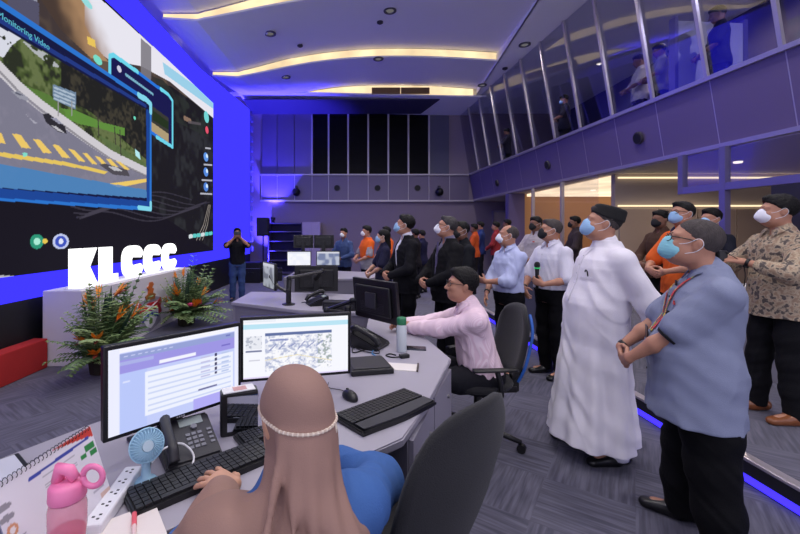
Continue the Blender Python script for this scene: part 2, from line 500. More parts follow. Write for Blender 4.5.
MASKC = dict(blue=(150, 188, 226), aqua=(140, 204, 216), white=(232, 232, 242), black=(24, 24, 28))
HAIRCUT = {}
def person(label, loc, yaw=0, H=1.70, h=.008, fat=1., belly=0., shw=1., lean=0., twist=0., legs='stand', hz=None, feet=None,
           L=None, R=None, head=(0, 0, 0), hair='short', hairm=None, sk='tan', mask=None, glasses=False, cap=None, ears=True,
           top=None, trousers=(24, 24, 30), shoes=(18, 18, 20), z0=.0, group='people standing in the control room', jaw=1., neck=None, knees=None, full=True, hsc=1., loose=0.):
    s = H / 1.7; B = Field()
    hz = .52 * H if hz is None else hz
    P0 = np.array((0., 0., hz)); RT = rz(twist) @ rx(-lean)
    tor = lambda p: P0 + RT @ V3(p)
    base = [(.47, .150, .108, 0), (.52, .168, .122, 0), (.58, .160, .116, .004), (.63, .156, .112, .008), (.70, .166, .116, .008),
            (.75, .172, .120, .004), (.785, .160, .110, -.004), (.81, .128, .092, -.012), (.835, .088, .072, -.016), (.865, .060, .058, -.012)]
    def rows(off=0., lo=.47, hi=.865, hem=None):
        out = []
        fr = np.array(base)
        zs = sorted(set([lo, hi] + [b[0] for b in base if lo < b[0] < hi] + [.55, .605, .66] if lo < .5 else [lo, hi] + [b[0] for b in base if lo < b[0] < hi] + [.605, .66]))
        for z in zs:
            a, b, c = [np.interp(z, fr[:, 0], fr[:, i]) for i in (1, 2, 3)]
            w = math.exp(-((z - .60) / .075) ** 2) if z > .60 else math.exp(-((z - .60) / .10) ** 2)
            f2 = fat if z < .8 else 1 + (fat - 1) * max(0, (.865 - z) / .065)
            sw = 1 + (shw - 1) * min(1, max(0, (z - .6) / .15)) if z < .83 else shw
            out.append(((z - .52) * H, (a * f2 * sw + belly * .45 * w) * s + off, (b * f2 + belly * .5 * w) * s + off, 0., (c + belly * .5 * w) * s))
        return out
    B.loft(rows(-.012), P0, RT, .03)
    # neck and head
    nb = tor((0, -.012 * s, (.845 - .52) * H)); hp = neck if neck is not None else (0, .030 * s, .086 * H)
    HC = nb + V3(hp); HR = rz(head[0]) @ rx(head[1]) @ ry(head[2])
    B.cone(nb - (0, 0, .03 * s), HC + HR @ V3((0, -.022, -.045)) * s, .064 * s * (1 + (fat - 1) * .5), .055 * s * (1 + (fat - 1) * .5), .02)
    s0 = s; sH = s * hsc
    add_head(B, HC, HR, sH, jaw * (1 + (fat - 1) * .4))
    hd = lambda p: HC + HR @ (V3(p) * sH)
    # legs
    J = {}
    for sd in (-1, 1):
        hip = P0 + rz(twist) @ V3((sd * .092 * s * fat ** .5, 0, -.02 * H))
        if legs == 'stand':
            fx, fy, fa = (feet or {}).get(sd, (.105, -.015, .18))
            ank = np.array((sd * fx * s, fy * s, .046 * H)); kn = hip * .48 + ank * .52 + np.array((0, .018 * s, 0))
        else:
            kx, ky, kz, ax_, ay, fa = (knees or {}).get(sd, (.13, .43, hz + .02, .12, .40, .1)); kn = np.array((sd * kx, ky, kz)); ank = np.array((sd * ax_, ay, .075))
        J[sd] = (hip, kn, ank, fa)
        B.chain([hip, kn, ank], [.082 * s, .055 * s, .040 * s], .02)
        fd = np.array((sd * math.sin(fa), math.cos(fa), 0)); B.cone(ank - (0, 0, .03 * s), ank + fd * .13 * s - np.array((0, 0, .035 * s)), .034 * s, .026 * s, .02)
    # arms
    l1, l2 = .172 * H, .152 * H; A = {}
    for sd, sp in ((-1, L), (1, R)):
        sh = tor((sd * .168 * s * shw * (1 + (fat - 1) * .7), -.012 * s, (.788 - .52) * H))
        sp = sp or dict(w=(sd * .24, .03, .45 * H), pole=(sd * .3, -1, 0), d=(0, .1, -1), t=(0, 1, 0), curl=.35)
        W = V3(sp['w']) if not sp.get('rel') else tor(sp['w'])
        E, W = ik(sh, W, l1 * sp.get('len', 1), l2 * sp.get('len', 1), sp.get('pole', (sd * .5, -1, -.4)))
        A[sd] = (sh, E, W)
        ff = 1 + (fat - 1) * .6
        B.chain([tor((sd * .07 * s, -.01 * s, (.79 - .52) * H)), sh, E * .5 + sh * .5, E, E * .6 + W * .4, W], [.045 * s, .047 * s * ff, .043 * s * ff, .037 * s * ff, .036 * s * ff, .0235 * s], .02)
        if h < .0125:
            d = sp.get('d'); d = unit(W - E) if d is None else d
            n = add_hand(B, W, d, sp.get('t', (0, 0, 1)), sd, s * sp.get('hs', 1.), sp.get('curl', .4), sp.get('spread', .06), sp.get('thumb', .5))
        else:
            d = unit(sp.get('d', W - E)); B.cone(W, W + d * .09 * s, .026 * s, .024 * s, .02); B.cone(W + d * .09 * s, W + d * .16 * s, .024 * s, .014 * s, .02)
    body = link('person', B.mesh('person', h), skin(sk), None, True)
    body.location = (*loc[:2], z0); body.rotation_euler = (0, 0, yaw)
    tag(body, label, 'person', group)
    def part(name, F, m, res=None, fold=None): return link(name, F.mesh(name, res or h, fold), m, body, True)
    out = dict(nb=nb, o=body, hd=hd, HR=HR, HC=HC, A=A, J=J, tor=tor, s=s, RT=RT, part=part, rows=rows, P0=P0, H=H, fat=fat, world=None)
    Mw = Matrix.Translation((*loc[:2], z0)) @ Matrix.Rotation(yaw, 4, 'Z')
    out['world'] = lambda p: Mw @ Vector(p)
    seed = int(abs(loc[0] * 131 + loc[1] * 71)) + 3
    # hair
    hairm = hairm or HAIR()
    hh = min(h, .009) if h < .011 else h
    if hair:
        tuft = .0042; F = Field(); e = lambda c, r, k=.015, sub=False: F.ell(hd(c), V3(r) * sH, HR, k, sub)
        if hair in ('short', 'thick'):
            g = .006 if hair == 'thick' else 0
            e((0, -.018, .040 + g), (.0835 + g, .1015 + g, .0925 + g)); e((.01, .050, .098 + g), (.052, .036, .026), .02); F.cut(hd((0, 0, .010)), HR @ V3((0, .79, -1)))
            e((0, .115, -.01), (.07, .06, .085), .01, True)
        elif hair == 'thin':    # receding, short at sides and back
            e((0, -.020, .034), (.0815, .0985, .0885)); F.cut(hd((0, 0, .008)), HR @ V3((0, .79, -1)))
            e((0, .075, .10), (.062, .095, .095), .02, True)
        elif hair == 'crop':
            e((0, -.018, .036), (.0805, .0995, .0895)); F.cut(hd((0, 0, .012)), HR @ V3((0, .79, -1))); e((0, .125, .02), (.075, .07, .085), .01, True); tuft = .0014
        elif hair == 'long':
            e((0, -.020, .040), (.086, .104, .094)); F.cone(hd((0, -.065, .02)), hd((0, -.085, -.20)), .075 * sH, .055 * sH, .04)
            e((0, .12, -.03), (.072, .085, .105), .012, True)
        part('hair', F, hairm, hh, folds(tuft * sH, .030, seed))
    if mask:
        F = Field()
        if mask in ('white',):      # stiff pouch mask
            F.ell(hd((0, .060, -.046)), V3((.064, .050, .054)) * sH, HR, .02); F.cone(hd((0, .086, -.006)), hd((0, .114, -.045)), .020 * sH, .014 * sH, .05)
        else:
            F.ell(hd((0, .054, -.046)), V3((.069, .052, .056)) * sH, HR, .02); F.cone(hd((0, .088, -.010)), hd((0, .100, -.06)), .026 * sH, .022 * sH, .05)
        pl = folds(.0, .1)
        zax = HR @ V3((0, 0, 1))
        pleat = (lambda P: .0012 * np.sin((P - HC) @ zax / sH * 430)) if mask != 'white' and h < .007 else None
        mo = part('face_mask', F, mat('mask_' + mask, MASKC[mask], .8, bump=(300, .1)), min(h, .006) if h < .011 else h, pleat)
        if h < .011:
            for sd in (-1, 1):
                bm = BM(); tube(bm, curve([hd((sd * .058, .070, -.018)), hd((sd * .077, .03, -.003)), hd((sd * .088, -.004, .026)), hd((sd * .089, -.026, .0)), hd((sd * .086, -.006, -.036)), hd((sd * .074, .03, -.055)), hd((sd * .056, .062, -.078))], 3), .0015 * sH, 5)
                obj('ear_loop', bm, mat('ear_loop_white', (225, 228, 235), .8), mo)
    if glasses:
        bm = BM()
        for sd in (-1, 1):
            tube(bm, [hd((sd * .034 + .026 * math.cos(a) * (1 + .0), .103 - .010 * abs(math.cos(a)) * (1 if sd * math.cos(a) > 0 else .3), .010 + .019 * math.sin(a))) for a in np.linspace(0, 2 * PI, 17)], .0022 * sH, 5)
            tube(bm, [hd((sd * .060, .094, .016)), hd((sd * .078, .05, .016)), hd((sd * .083, -.01, .014))], .0024 * sH, 5)
        tube(bm, [hd((-.009, .106, .014)), hd((0, .109, .016)), hd((.009, .106, .014))], .0022 * sH, 5)
        obj('glasses', bm, mat('glasses_black', (15, 14, 16), .35), body, True)
    if h < .0085:
        for sd in (-1, 1):
            bm = BM(); tube(bm, [hd((sd * (.014 + .012 * i), .094 - .004 * i - .0012 * i * i, .030 + .004 * math.sin(i * 1.1))) for i in range(4)], [.002 * sH, .0034 * sH, .003 * sH, .0015 * sH], 6)
            obj('eyebrow', bm, mat('eyebrow_dark', (32, 26, 24), .8), body, True)
        for sd in (-1, 1):
            bm = BM(); ball(bm, hd((sd * .031, .0795, .010)), .0118 * sH, 12, 8); eo = obj('eye', bm, mat('eye_white', (200, 190, 185), .3), body, True)
            bm = BM(); ball(bm, hd((sd * .031, .0875, .0115)), .0052 * sH, 10, 6); obj('iris', bm, mat('eye_dark', (28, 18, 14), .2), eo, True)
    if cap:
        F = Field(); rr = [(z, (.088 - .004 * i) * sH, (.108 - .004 * i) * sH, 0, (-.016 - .002 * i) * sH) for i, z in enumerate((.048 * sH, .085 * sH, .118 * sH))]
        rr.append((.130 * sH, .070 * sH, .088 * sH, 0, -.02 * sH))
        F.loft(rr, HC, HR @ rx(.10)); F.ell(hd((0, -.02, .040)), V3((.083, .10, .09)) * sH, HR, .01); F.cut(hd((0, 0, .038)), HR @ V3((0, .42, -1)))
        part('cap', F, mat('cap_black', cap, .9, bump=(200, .3)), min(h, .008))
    # trousers and shoes
    if trousers is not None:
        F = Field(); m = mat('trousers_%d_%d_%d' % tuple(trousers), trousers, .85, bump=(140, .25), vary=.12, spec=.15)
        if legs == 'stand':
            F.loft(rows(.004, .475, .612), P0, RT, .03)
        else:
            F.ell(P0 + (0, .02, .0), (.185 * s * fat, .15 * s * fat, .12 * s), None, .05); F.loft(rows(.004, .52, .61), P0, RT, .03)
        for sd in (-1, 1):
            hip, kn, ank, fa = J[sd]; ff = fat ** .7
            a2 = ank + np.array((0, -.004, -.012))
            F.chain([hip, hip * .45 + kn * .55, kn, kn * .45 + a2 * .55, a2], [.098 * s * ff + loose * .5, .088 * s * ff + loose, .074 * s * ff + loose, .070 * s * ff + loose, .066 * s * ff ** .5 + loose * .6], .035)
        F.cut((0, 0, .040), (0, 0, -1))
        part('trousers', F, m, max(h, .006), folds(.0035 * s, .13, seed + 5))
        if shoes is not None and full:
            for sd in (-1, 1):
                hip, kn, ank, fa = J[sd]; fd = np.array((sd * math.sin(fa), math.cos(fa), 0)); g = np.array((ank[0], ank[1], 0))
                zz = ank[2] - .046 * H
                F = Field(); up = np.array((0, 0, zz))
                F.cone(g - fd * .055 * s + (0, 0, .045 + zz), g + fd * .02 * s + (0, 0, .05 + zz), .044 * s, .046 * s, .03)
                F.cone(g + fd * .02 * s + (0, 0, .035 + zz), g + fd * .165 * s + (0, 0, .028 + zz), .050 * s, .040 * s, .03)
                F.cut((0, 0, .002 + zz), (0, 0, -1)); F.cut(g + fd * .09 * s + (0, 0, .070 + zz), unit(fd * .25 + (0, 0, 1)), .02)
                part('shoe', F, mat('shoe_%d_%d_%d' % tuple(shoes), shoes, .3, vary=.1, spec=.6), max(h, .006))
    # upper garments
    if top:
        for g in (top if isinstance(top, list) else [top]):
            F = Field(); off = g.get('off', .012); m = g['m']; k = g.get('kind', 'shirt')
            hem = g.get('hem', .56)
            rws = rows(off, max(hem, .47), .862)
            if hem < .5: rws = [(z_, a_ + .022 * max(0, min(1, (.60 * H - .52 * H - z_) / (.1 * H))), b_ + .022 * max(0, min(1, (.60 * H - .52 * H - z_) / (.1 * H))), x_, y_) for z_, a_, b_, x_, y_ in rws]
            if hem < .5 and k == 'shirt':
                im = max(range(len(rws)), key=lambda q: rws[q][2] if rws[q][0] < .12 * H else 0); za, ma, mb, _, mc = rws[im]
                rws = [(z_, max(a_, ma * .98), max(b_, mb * .97), 0, max(c_, mc * .9)) if z_ < za else (z_, a_, b_, 0, c_) for z_, a_, b_, _, c_ in rws]
            if hem < .47:
                z_, a_, b_, _, c_ = rws[0]; rws = [((hem - .52) * H, a_ + g.get('flare', .006), b_ + g.get('flare', .006), 0, c_)] + rws
            if k == 'robe':
                wobf = (lambda t, z: (.012 * np.sin(7 * t + 2 * np.sin(3 * z) + 1) + .010 * np.sin(12 * t + 3 * np.sin(2 * z))) * np.clip((.1 - z) / .6, 0, 1) * s)
                rws = rows(off, .60, .862)
                wz, wa, wb, _, wc = rws[0]
                rws = [((.065 - .52) * H, .30 * s, .27 * s, 0, .03 * s), ((.25 - .52) * H, .255 * s, .225 * s, 0, .035 * s), ((.45 - .52) * H, max(wa * .99, .2 * s), max(wb * 1.0, .17 * s), 0, wc * .9)] + rws
                F.loft(rws, P0, RT, .03, 2.1, wob=wobf)
            else: F.loft(rws, P0, RT, .03)
            for sd in (-1, 1):
                sh, E, W = A[sd]; so = g.get('soff', .014); ff = 1 + (fat - 1) * .6
                r0 = .047 * s * ff + so
                tb = tor((sd * .05 * s, -.014 * s, (.812 - .52) * H))
                F.cone(tb, sh, .040 * s + off * .5, r0, .035)
                if g.get('sleeve', 'long') == 'short':
                    e2 = sh + (E - sh) * g.get('slen', .86); F.cone(sh, e2, r0, .058 * s * ff + so, .03)
                    F.cut(e2 + unit(E - sh) * .0, unit(E - sh)) if False else None
                elif g.get('sleeve') == 'rolled':
                    w2 = E + (W - E) * .22; F.chain([sh, E, w2], [r0, .050 * s * ff + so, .046 * s * ff + so], .03)
                else:
                    w2 = E + (W - E) * g.get('wlen', .95); F.chain([sh, E, w2], [r0, .046 * s * ff + so, (.030 * s + so) * g.get('cuff', 1.)], .03)
            nk = HC + HR @ V3((0, -.022, -.05)) * s; nd = unit(nk - nb)
            if g.get('collar', True):
                F.cone(nb + nd * .0, nb + nd * .024 * s, .078 * s, .070 * s, .012)
                if k == 'shirt': F.ell(nb + RT @ V3((0, .085, -.004)) * s, V3((.024, .060, .040)) * s, None, .012, True)
            if k == 'jacket':
                F.chain([tor((0, .13 * s, .345 * H)), tor((0, .15 * s + belly * .5, .24 * H)), tor((0, .17 * s + belly, .10 * H))], [.060 * s, .058 * s, .012 * s], .02) if False else None
                a, b = tor((0, .085 * s, .335 * H)), tor((0, .155 * s + belly * 1.0, .085 * H))
                F.cone(a, b, .056 * s, .014 * s, .008, True)
            if g.get('sleeve', 'long') == 'short':
                pass
            fo = folds(g.get('fold', .0042) * s, g.get('lam', .14), seed + 1)
            o = part({'shirt': 'shirt', 'jacket': 'suit_jacket', 'robe': 'robe', 'vest': 'vest'}[k] if not g.get('name') else g['name'], F, m, g.get('h', max(h, .006)), fo)
            out['bvh'] = bvh_of(o.data); out['top'] = o
    return out

def on_front(p, x, z, off=.004, side=1.):
    """point on the chest (or back) of the outermost garment at body-frame x and height z"""
    q = V3((x, 0, z)); dr = (0, -side, 0)
    hit = p['bvh'].ray_cast(Vector((x, side * .9, z)), Vector(dr))
    if hit[0] is None: return None
    return hit[0] + hit[1] * off if hit[1].dot(Vector((0, side, 0))) > 0 else hit[0] - hit[1] * off

def ribbon(p, name, pts, m, w=.009, off=.004, side=1.):
    P = [on_front(p, x, z, off, side) for x, z in pts]; P = [q for q in P if q is not None]
    if len(P) < 2: return None
    bm = BM(); n = len(P); vs = []
    for i, q in enumerate(P):
        d = (P[min(i + 1, n - 1)] - P[max(i - 1, 0)]).normalized(); sdv = d.cross(Vector((0, side, 0))).normalized()
        for a, b in ((-w, 0), (w, 0), (w, .0025), (-w, .0025)): vs.append(q + sdv * a + Vector((0, side * b, 0)))
    fs = [(i * 4 + a, i * 4 + (a + 1) % 4, i * 4 + 4 + (a + 1) % 4, i * 4 + 4 + a) for i in range(n - 1) for a in range(4)]
    _add(bm, vs, fs); return obj(name, bm, m, p['o'])

def buttons(p, zs, m, x=0., r=.006):
    for z in zs:
        q = on_front(p, x, z, .001)
        if q is None: continue
        bm = BM(); cyl(bm, q, q + Vector((0, .004, 0)), r, n=8); obj('button', bm, m, p['o'])

def collar_wings(p, m):
    s = p['s']; nb = p['nb']; R_ = p['RT']
    for sd in (-1, 1):
        q = [Vector(nb + R_ @ V3(v) * s) for v in ((sd * .074, .000, .040), (sd * .056, .052, .030), (sd * .022, .088, .004), (sd * .052, .112, -.048), (sd * .086, .072, -.010), (sd * .090, .010, .010))]
        bm = BM(); c_ = sum(q, Vector()) / 6 + Vector((sd * .010, .010, .006)); vs = q + [c_]; n = Vector((sd * .5, .7, .4)).normalized() * .005
        _add(bm, vs + [v - n for v in vs], [(k, (k + 1) % 6, 6) for k in range(6)] + [(7 + (k + 1) % 6, 7 + k, 13) for k in range(6)] + [(k, 7 + k, 7 + (k + 1) % 6, (k + 1) % 6) for k in range(6)])
        bmesh.ops.subdivide_edges(bm, edges=bm.edges[:], cuts=1, use_grid_fill=True); obj('collar', bm, m, p['o'], True)

def wrist_band(p, sd, m, name='wristwatch', t=.0):
    sh, E, W = p['A'][sd]; d = unit(W - E); c = Vector(W - d * .02); u, w, dd = frame_of(d); s = p['s']
    bm = BM(); cyl(bm, c - dd * .010, c + dd * .010, .031 * s, n=16)
    cyl(bm, c - u * 0 + w * .026, c + w * .038, .018, n=12) if t else None
    obj(name, bm, m, p['o'], True)

# ------------------------------------------------------------------ the room
YB = 15.0                      # back wall
XL = -3.6                      # face of the video wall
def xb(y): return 5.30 - .065 * (y - 4.6)     # foot of the canted gallery front
def xs(y): return xb(y) - .16                 # gallery sill
def xt(y): return xs(y) - .37                 # gallery window head
ZB, ZS, ZT = 2.72, 3.70, 6.0

def carpet():
    m = mat('carpet_tiles', (78, 76, 98), .95, sheen=.2); nt = m.node_tree; b = nt.nodes['Principled BSDF']
    tc = nt.nodes.new('ShaderNodeTexCoord'); rot = nt.nodes.new('ShaderNodeMapping'); rot.inputs['Rotation'].default_value = (0, 0, .62)
    nt.links.new(tc.outputs['Object'], rot.inputs['Vector'])
    ch = nt.nodes.new('ShaderNodeTexChecker'); ch.inputs['Scale'].default_value = 2.2; nt.links.new(rot.outputs[0], ch.inputs['Vector'])
    outs = []
    for sc in ((3, 46, 1), (46, 3, 1)):
        mp = nt.nodes.new('ShaderNodeMapping'); mp.inputs['Scale'].default_value = sc; nt.links.new(rot.outputs[0], mp.inputs['Vector'])
        n = nt.nodes.new('ShaderNodeTexNoise'); n.inputs['Scale'].default_value = 1.; n.inputs['Detail'].default_value = 3; nt.links.new(mp.outputs[0], n.inputs['Vector']); outs.append(n)
    mx = nt.nodes.new('ShaderNodeMix'); mx.data_type = 'FLOAT'
    nt.links.new(ch.outputs['Fac'], mx.inputs['Factor']); nt.links.new(outs[0].outputs['Fac'], mx.inputs['A']); nt.links.new(outs[1].outputs['Fac'], mx.inputs['B'])
    cr = nt.nodes.new('ShaderNodeValToRGB'); nt.links.new(mx.outputs['Result'], cr.inputs['Fac'])
    cr.color_ramp.elements[0].position = .36; cr.color_ramp.elements[0].color = (*lin((58, 57, 74)), 1)
    cr.color_ramp.elements[1].position = .66; cr.color_ramp.elements[1].color = (*lin((92, 90, 108)), 1)
    nt.links.new(cr.outputs[0], b.inputs['Base Color'])
    return m
CARPET = carpet()
WALLP = mat('wall_paint_lavender', (138, 124, 138), .7, vary=.05, vscale=1.5)
PANEL = mat('wall_panel_metal', (114, 104, 126), .32, metal=.25, vary=.06, vscale=.8, spec=.5)
PANELR = mat('gallery_panel_metal', (116, 102, 140), .4, metal=.2, vary=.06, vscale=.8)
TRIM = mat('brushed_trim', (190, 182, 190), .35, metal=.6, vary=.05)
DARKGLASS = mat('dark_window_glass', (9, 9, 11), .25, spec=.12)
CEIL = mat('ceiling_white', (247, 246, 249), .8, vary=.02, vscale=2)
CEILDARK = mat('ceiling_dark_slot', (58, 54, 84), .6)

bm = BM(); span(bm, (-5.5, -2.2, -.12), (9.5, YB + .2, 0)); struct(obj('floor', bm, CARPET), 'dark blue grey carpet tile floor')
bm = BM(); span(bm, (2.42, -2.2, 0), (9.5, YB, .15)); pf = struct(obj('floor_platform', bm, CARPET), 'carpeted low platform along the glass side')
bm = BM(); span(bm, (2.40, -2.2, .135), (2.47, YB - .01, .156), bev=.004); struct(obj('trim_1', bm, TRIM), 'metal nosing along the platform edge')
bm = BM(); span(bm, (2.405, -2.2, .06), (2.42, YB - .01, .135)); struct(obj('trim_2', bm, mat('riser_black', (22, 21, 28), .5)), 'black riser under the platform edge')
bm = BM(); span(bm, (2.40, -2.2, .012), (2.415, YB - .01, .05)); tag(obj('light_strip', bm, glow('blue_led', (58, 44, 255), 2.2)), 'blue glowing LED strip along the foot of the carpeted platform step', 'light strip')

# back wall ------------------------------------------------------
bm = BM(); span(bm, (-5, YB, 0), (9.5, YB + .2, 6.8)); struct(obj('wall_back', bm, WALLP), 'lavender grey back wall')
bx = [-3.3, -2.72, -2.07, -1.42, -.80, -.07, .68, 1.43, 2.18, 2.95, 3.72, 4.45]
for i in range(len(bx) - 1):     # ledge panels
    bm = BM(); span(bm, (bx[i] + .012, YB - .06, ZB + .03), (bx[i + 1] - .012, YB - .002, ZS - .03), bev=.006); struct(obj('wall_back_panel', bm, PANEL), 'grey metal panel on the back wall ledge')
    bm = BM(); span(bm, (bx[i] - .010, YB - .062, ZB + .03), (bx[i] + .010, YB - .002, ZS - .03)); struct(obj('trim_panel_joint', bm, TRIM), 'thin metal joint between the back ledge panels')
for i in range(3):
    bm = BM(); span(bm, (bx[i] + .012, YB - .06, ZS + .03), (bx[i + 1] - .012, YB - .002, ZT), bev=.006); struct(obj('wall_back_panel', bm, PANEL), 'tall lavender metal panel beside the back windows')
for i in range(3, 10):
    w = struct(thing('window_%d' % (i - 2), '', ''), 'tall black window high on the back wall' if i < 9 else 'grey glazed window at the corner of the back wall'); del w['category']
    w.location = (bx[i], YB, ZS)
    bm = BM(); span(bm, (.02, -.04, .03), (bx[i + 1] - bx[i] - .02, -.005, ZT - ZS)); obj('pane', bm, DARKGLASS if i < 9 else mat('grey_pane', (92, 92, 110), .2), w)
    bm = BM(); span(bm, (-.03, -.09, .0), (.03, -.002, ZT - ZS)); obj('frame', bm, TRIM, w)
bm = BM(); span(bm, (-3.35, YB - .12, ZS - .03), (4.5, YB - .002, ZS + .02)); struct(obj('trim_3', bm, TRIM), 'metal sill rail along the back windows')
bm = BM(); span(bm, (-3.35, YB - .12, ZB - .03), (4.75, YB - .002, ZB + .03)); struct(obj('trim_4', bm, TRIM), 'metal rail under the back ledge panels')

def porthole(loc, nrm, r, label, cat='speaker', name='wall_speaker'):
    t = thing(name, label, cat, loc, 0, 'round black fittings on the upper wall panels'); n = Vector(nrm).normalized()
    bm = BM(); cyl(bm, (0, 0, 0), n * .03, r, r * .95, 20); obj('rim', bm, mat('fitting_grey', (60, 56, 66), .4), t)
    bm = BM(); cyl(bm, n * .028, n * .034, r * .8, r * .78, 20); obj('grille', bm, mat('fitting_black', (8, 8, 10), .5), t)
    return t
for k, px in enumerate((337, 377.5, 417.5)):
    porthole(((px - 350) / 400 * 14.94, YB - .06, 3.2), (0, -1, 0), .12, 'round black wall speaker on the back ledge, %s from the video wall' % ('first', 'second', 'third')[k])
for px, wch in ((296.5, 'nearer the video wall'), (439, 'nearer the gallery corner')):
    t = thing('dome_camera', 'black dome security camera on the back ledge, %s' % wch, 'camera', ((px - 350) / 400 * 14.9, YB - .07, 3.1), 0)
    bm = BM(); ball(bm, (0, -.12, -.06), .15, 16, 10); obj('dome', bm, mat('fitting_black', (8, 8, 10), .5), t, True)
    bm = BM(); box(bm, (0, -.06, .12), (.1, .12, .12), bev=.02); obj('bracket', bm, mat('fitting_grey', (60, 56, 66), .4), t)

# side shell, rear left open for the world fill --------------------------------------------
bm = BM(); span(bm, (-5.2, -2.2, 0), (-5.0, YB + .2, 6.8)); struct(obj('wall_left', bm, mat('wall_dark', (40, 36, 60), .8)), 'dark wall behind the video wall')
bm = BM(); span(bm, (9.3, -2.2, 0), (9.5, YB + .2, 6.8)); struct(obj('wall_right', bm, mat('wall_inner', (96, 88, 104), .8)), 'far wall of the rooms beside the hall')

# canted gallery front: panels, windows ----------------------------
ys = [4.72 + .93 * k for k in range(-6, 12)]; ys[-1] = YB - .02
def pt(y, z):
    if z <= ZS: return Vector((xb(y) + (xs(y) - xb(y)) * (z - ZB) / (ZS - ZB), y, z))
    return Vector((xs(y) + (xt(y) - xs(y)) * (z - ZS) / (ZT - ZS), y, z))
GLS = glass('gallery_glass', (238, 239, 246), 0., .015, .22)
for i in range(len(ys) - 1):
    a, b = ys[i] + .008, ys[i + 1] - .008
    bm = BM(); plate(bm, [pt(a, ZB), pt(b, ZB), pt(b, ZS - .02), pt(a, ZS - .02)], (1, .07, .1), .05); struct(obj('wall_right_panel', bm, PANELR), 'purple grey metal panel under the gallery windows')
    bm = BM(); plate(bm, [pt(a - .016, ZB), pt(a - .002, ZB), pt(a - .002, ZS - .02), pt(a - .016, ZS - .02)], (1, .07, .1), .04); struct(obj('trim_panel_joint', bm, TRIM), 'thin metal joint between the gallery panels')
    w = bpy.data.objects.new('window_%d' % (i + 8), None); COL.objects.link(w); struct(w, 'canted gallery window pane with metal mullion')
    bm = BM(); plate(bm, [pt(a, ZS + .03), pt(b, ZS + .03), pt(b, ZT), pt(a, ZT)], (1, .07, .16), .012); obj('pane', bm, GLS, w)
    bm = BM(); plate(bm, [pt(a - .026, ZS), pt(a + .026, ZS), pt(a + .026, ZT), pt(a - .026, ZT)], (-1, 0, -.16), .04); obj('frame', bm, TRIM, w)
bm = BM(); plate(bm, [pt(ys[0], ZS - .03), pt(ys[-1], ZS - .03), pt(ys[-1], ZS + .03), pt(ys[0], ZS + .03)], (-1, 0, -.1), .05); struct(obj('trim_5', bm, TRIM), 'metal sill along the gallery windows')
bm = BM(); plate(bm, [pt(ys[0], ZB), pt(ys[-1], ZB), pt(ys[-1], ZB + .06), pt(ys[0], ZB + .06)], (-1, 0, -.1), .04); struct(obj('trim_6', bm, TRIM), 'metal edge under the gallery panels')
for k, (px, py) in enumerate(((639, 138), (548, 165), (497, 183))):
    r = (px - 350) / 400; y = (5.22 + .065 * 4.6) / (r + .065); z = CAM_Z + (233 - py) / 400 * y
    q = pt(y, z); porthole((q.x - .012, y, z), (-1, 0, -.16), .11, 'round black speaker set in the gallery panels, %s' % ('nearest of three', 'middle one of three', 'farthest of three')[k])
# gallery room behind the glass
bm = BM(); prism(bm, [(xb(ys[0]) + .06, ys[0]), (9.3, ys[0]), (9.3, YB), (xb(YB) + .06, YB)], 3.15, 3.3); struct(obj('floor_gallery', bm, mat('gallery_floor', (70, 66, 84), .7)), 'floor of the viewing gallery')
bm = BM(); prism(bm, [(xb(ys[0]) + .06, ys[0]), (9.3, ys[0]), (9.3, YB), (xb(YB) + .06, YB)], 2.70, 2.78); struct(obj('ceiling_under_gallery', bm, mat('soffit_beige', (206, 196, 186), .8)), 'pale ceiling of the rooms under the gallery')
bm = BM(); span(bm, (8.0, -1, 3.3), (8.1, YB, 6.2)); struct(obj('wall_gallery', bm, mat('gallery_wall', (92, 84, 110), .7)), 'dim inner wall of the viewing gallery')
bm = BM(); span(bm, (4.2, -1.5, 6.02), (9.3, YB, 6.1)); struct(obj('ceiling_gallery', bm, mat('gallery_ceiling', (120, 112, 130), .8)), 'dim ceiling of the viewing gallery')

# lower glazed front and the rooms behind ---------------------------
PURPLE = mat('purple_metal', (116, 108, 158), .35, metal=.3)
fr = bpy.data.objects.new('trim_7', None); COL.objects.link(fr); struct(fr, 'purple metal frame of the glass screen under the gallery')
def lx(y): return 5.22 - .065 * (y - 4.6)
bm = BM(); plate(bm, [(lx(1), 1, 2.08), (lx(6.2), 6.2, 2.12), (lx(6.2), 6.2, 2.22), (lx(1), 1, 2.18)], (1, .06, 0), .08); obj('beam', bm, PURPLE, fr)
for y, z0 in ((5.55, .15), (6.2, 2.12), (4.0, .15), (2.6, .15)):
    bm = BM(); span(bm, (lx(y), y - .045, z0), (lx(y) + .08, y + .045, ZB)); obj('post', bm, PURPLE, fr)
CLEAR = glass('screen_glass', (250, 250, 253), 0., .02, .16)
for n, (a, b, z0, z1) in enumerate(((5.6, 6.16, 2.22, 2.70), (4.05, 5.5, 2.22, 2.70), (2.65, 3.95, 2.22, 2.7), (8.1, 9.3, .15, 2.7), (9.36, 10.6, .15, 2.7))):
    w = struct(bpy.data.objects.new('window_%d' % (30 + n), None), 'clear glass pane of the screen under the gallery'); COL.objects.link(w)
    bm = BM(); plate(bm, [(lx(a) + .03, a, z0), (lx(b) + .03, b, z0), (lx(b) + .03, b, z1), (lx(a) + .03, a, z1)], (1, .06, 0), .012); obj('pane', bm, CLEAR, w)
    if n > 2:
        bm = BM(); span(bm, (lx(b), b, z0), (lx(b) + .07, b + .06, z1)); obj('frame', bm, TRIM, w)
bm = BM(); span(bm, (5.30, 8.0, .15), (9.3, 8.12, 2.70)); struct(obj('wall_room_divider', bm, mat('divider_beige', (168, 152, 142), .6, vary=.08, vscale=1.2)), 'beige wall of the room under the gallery')
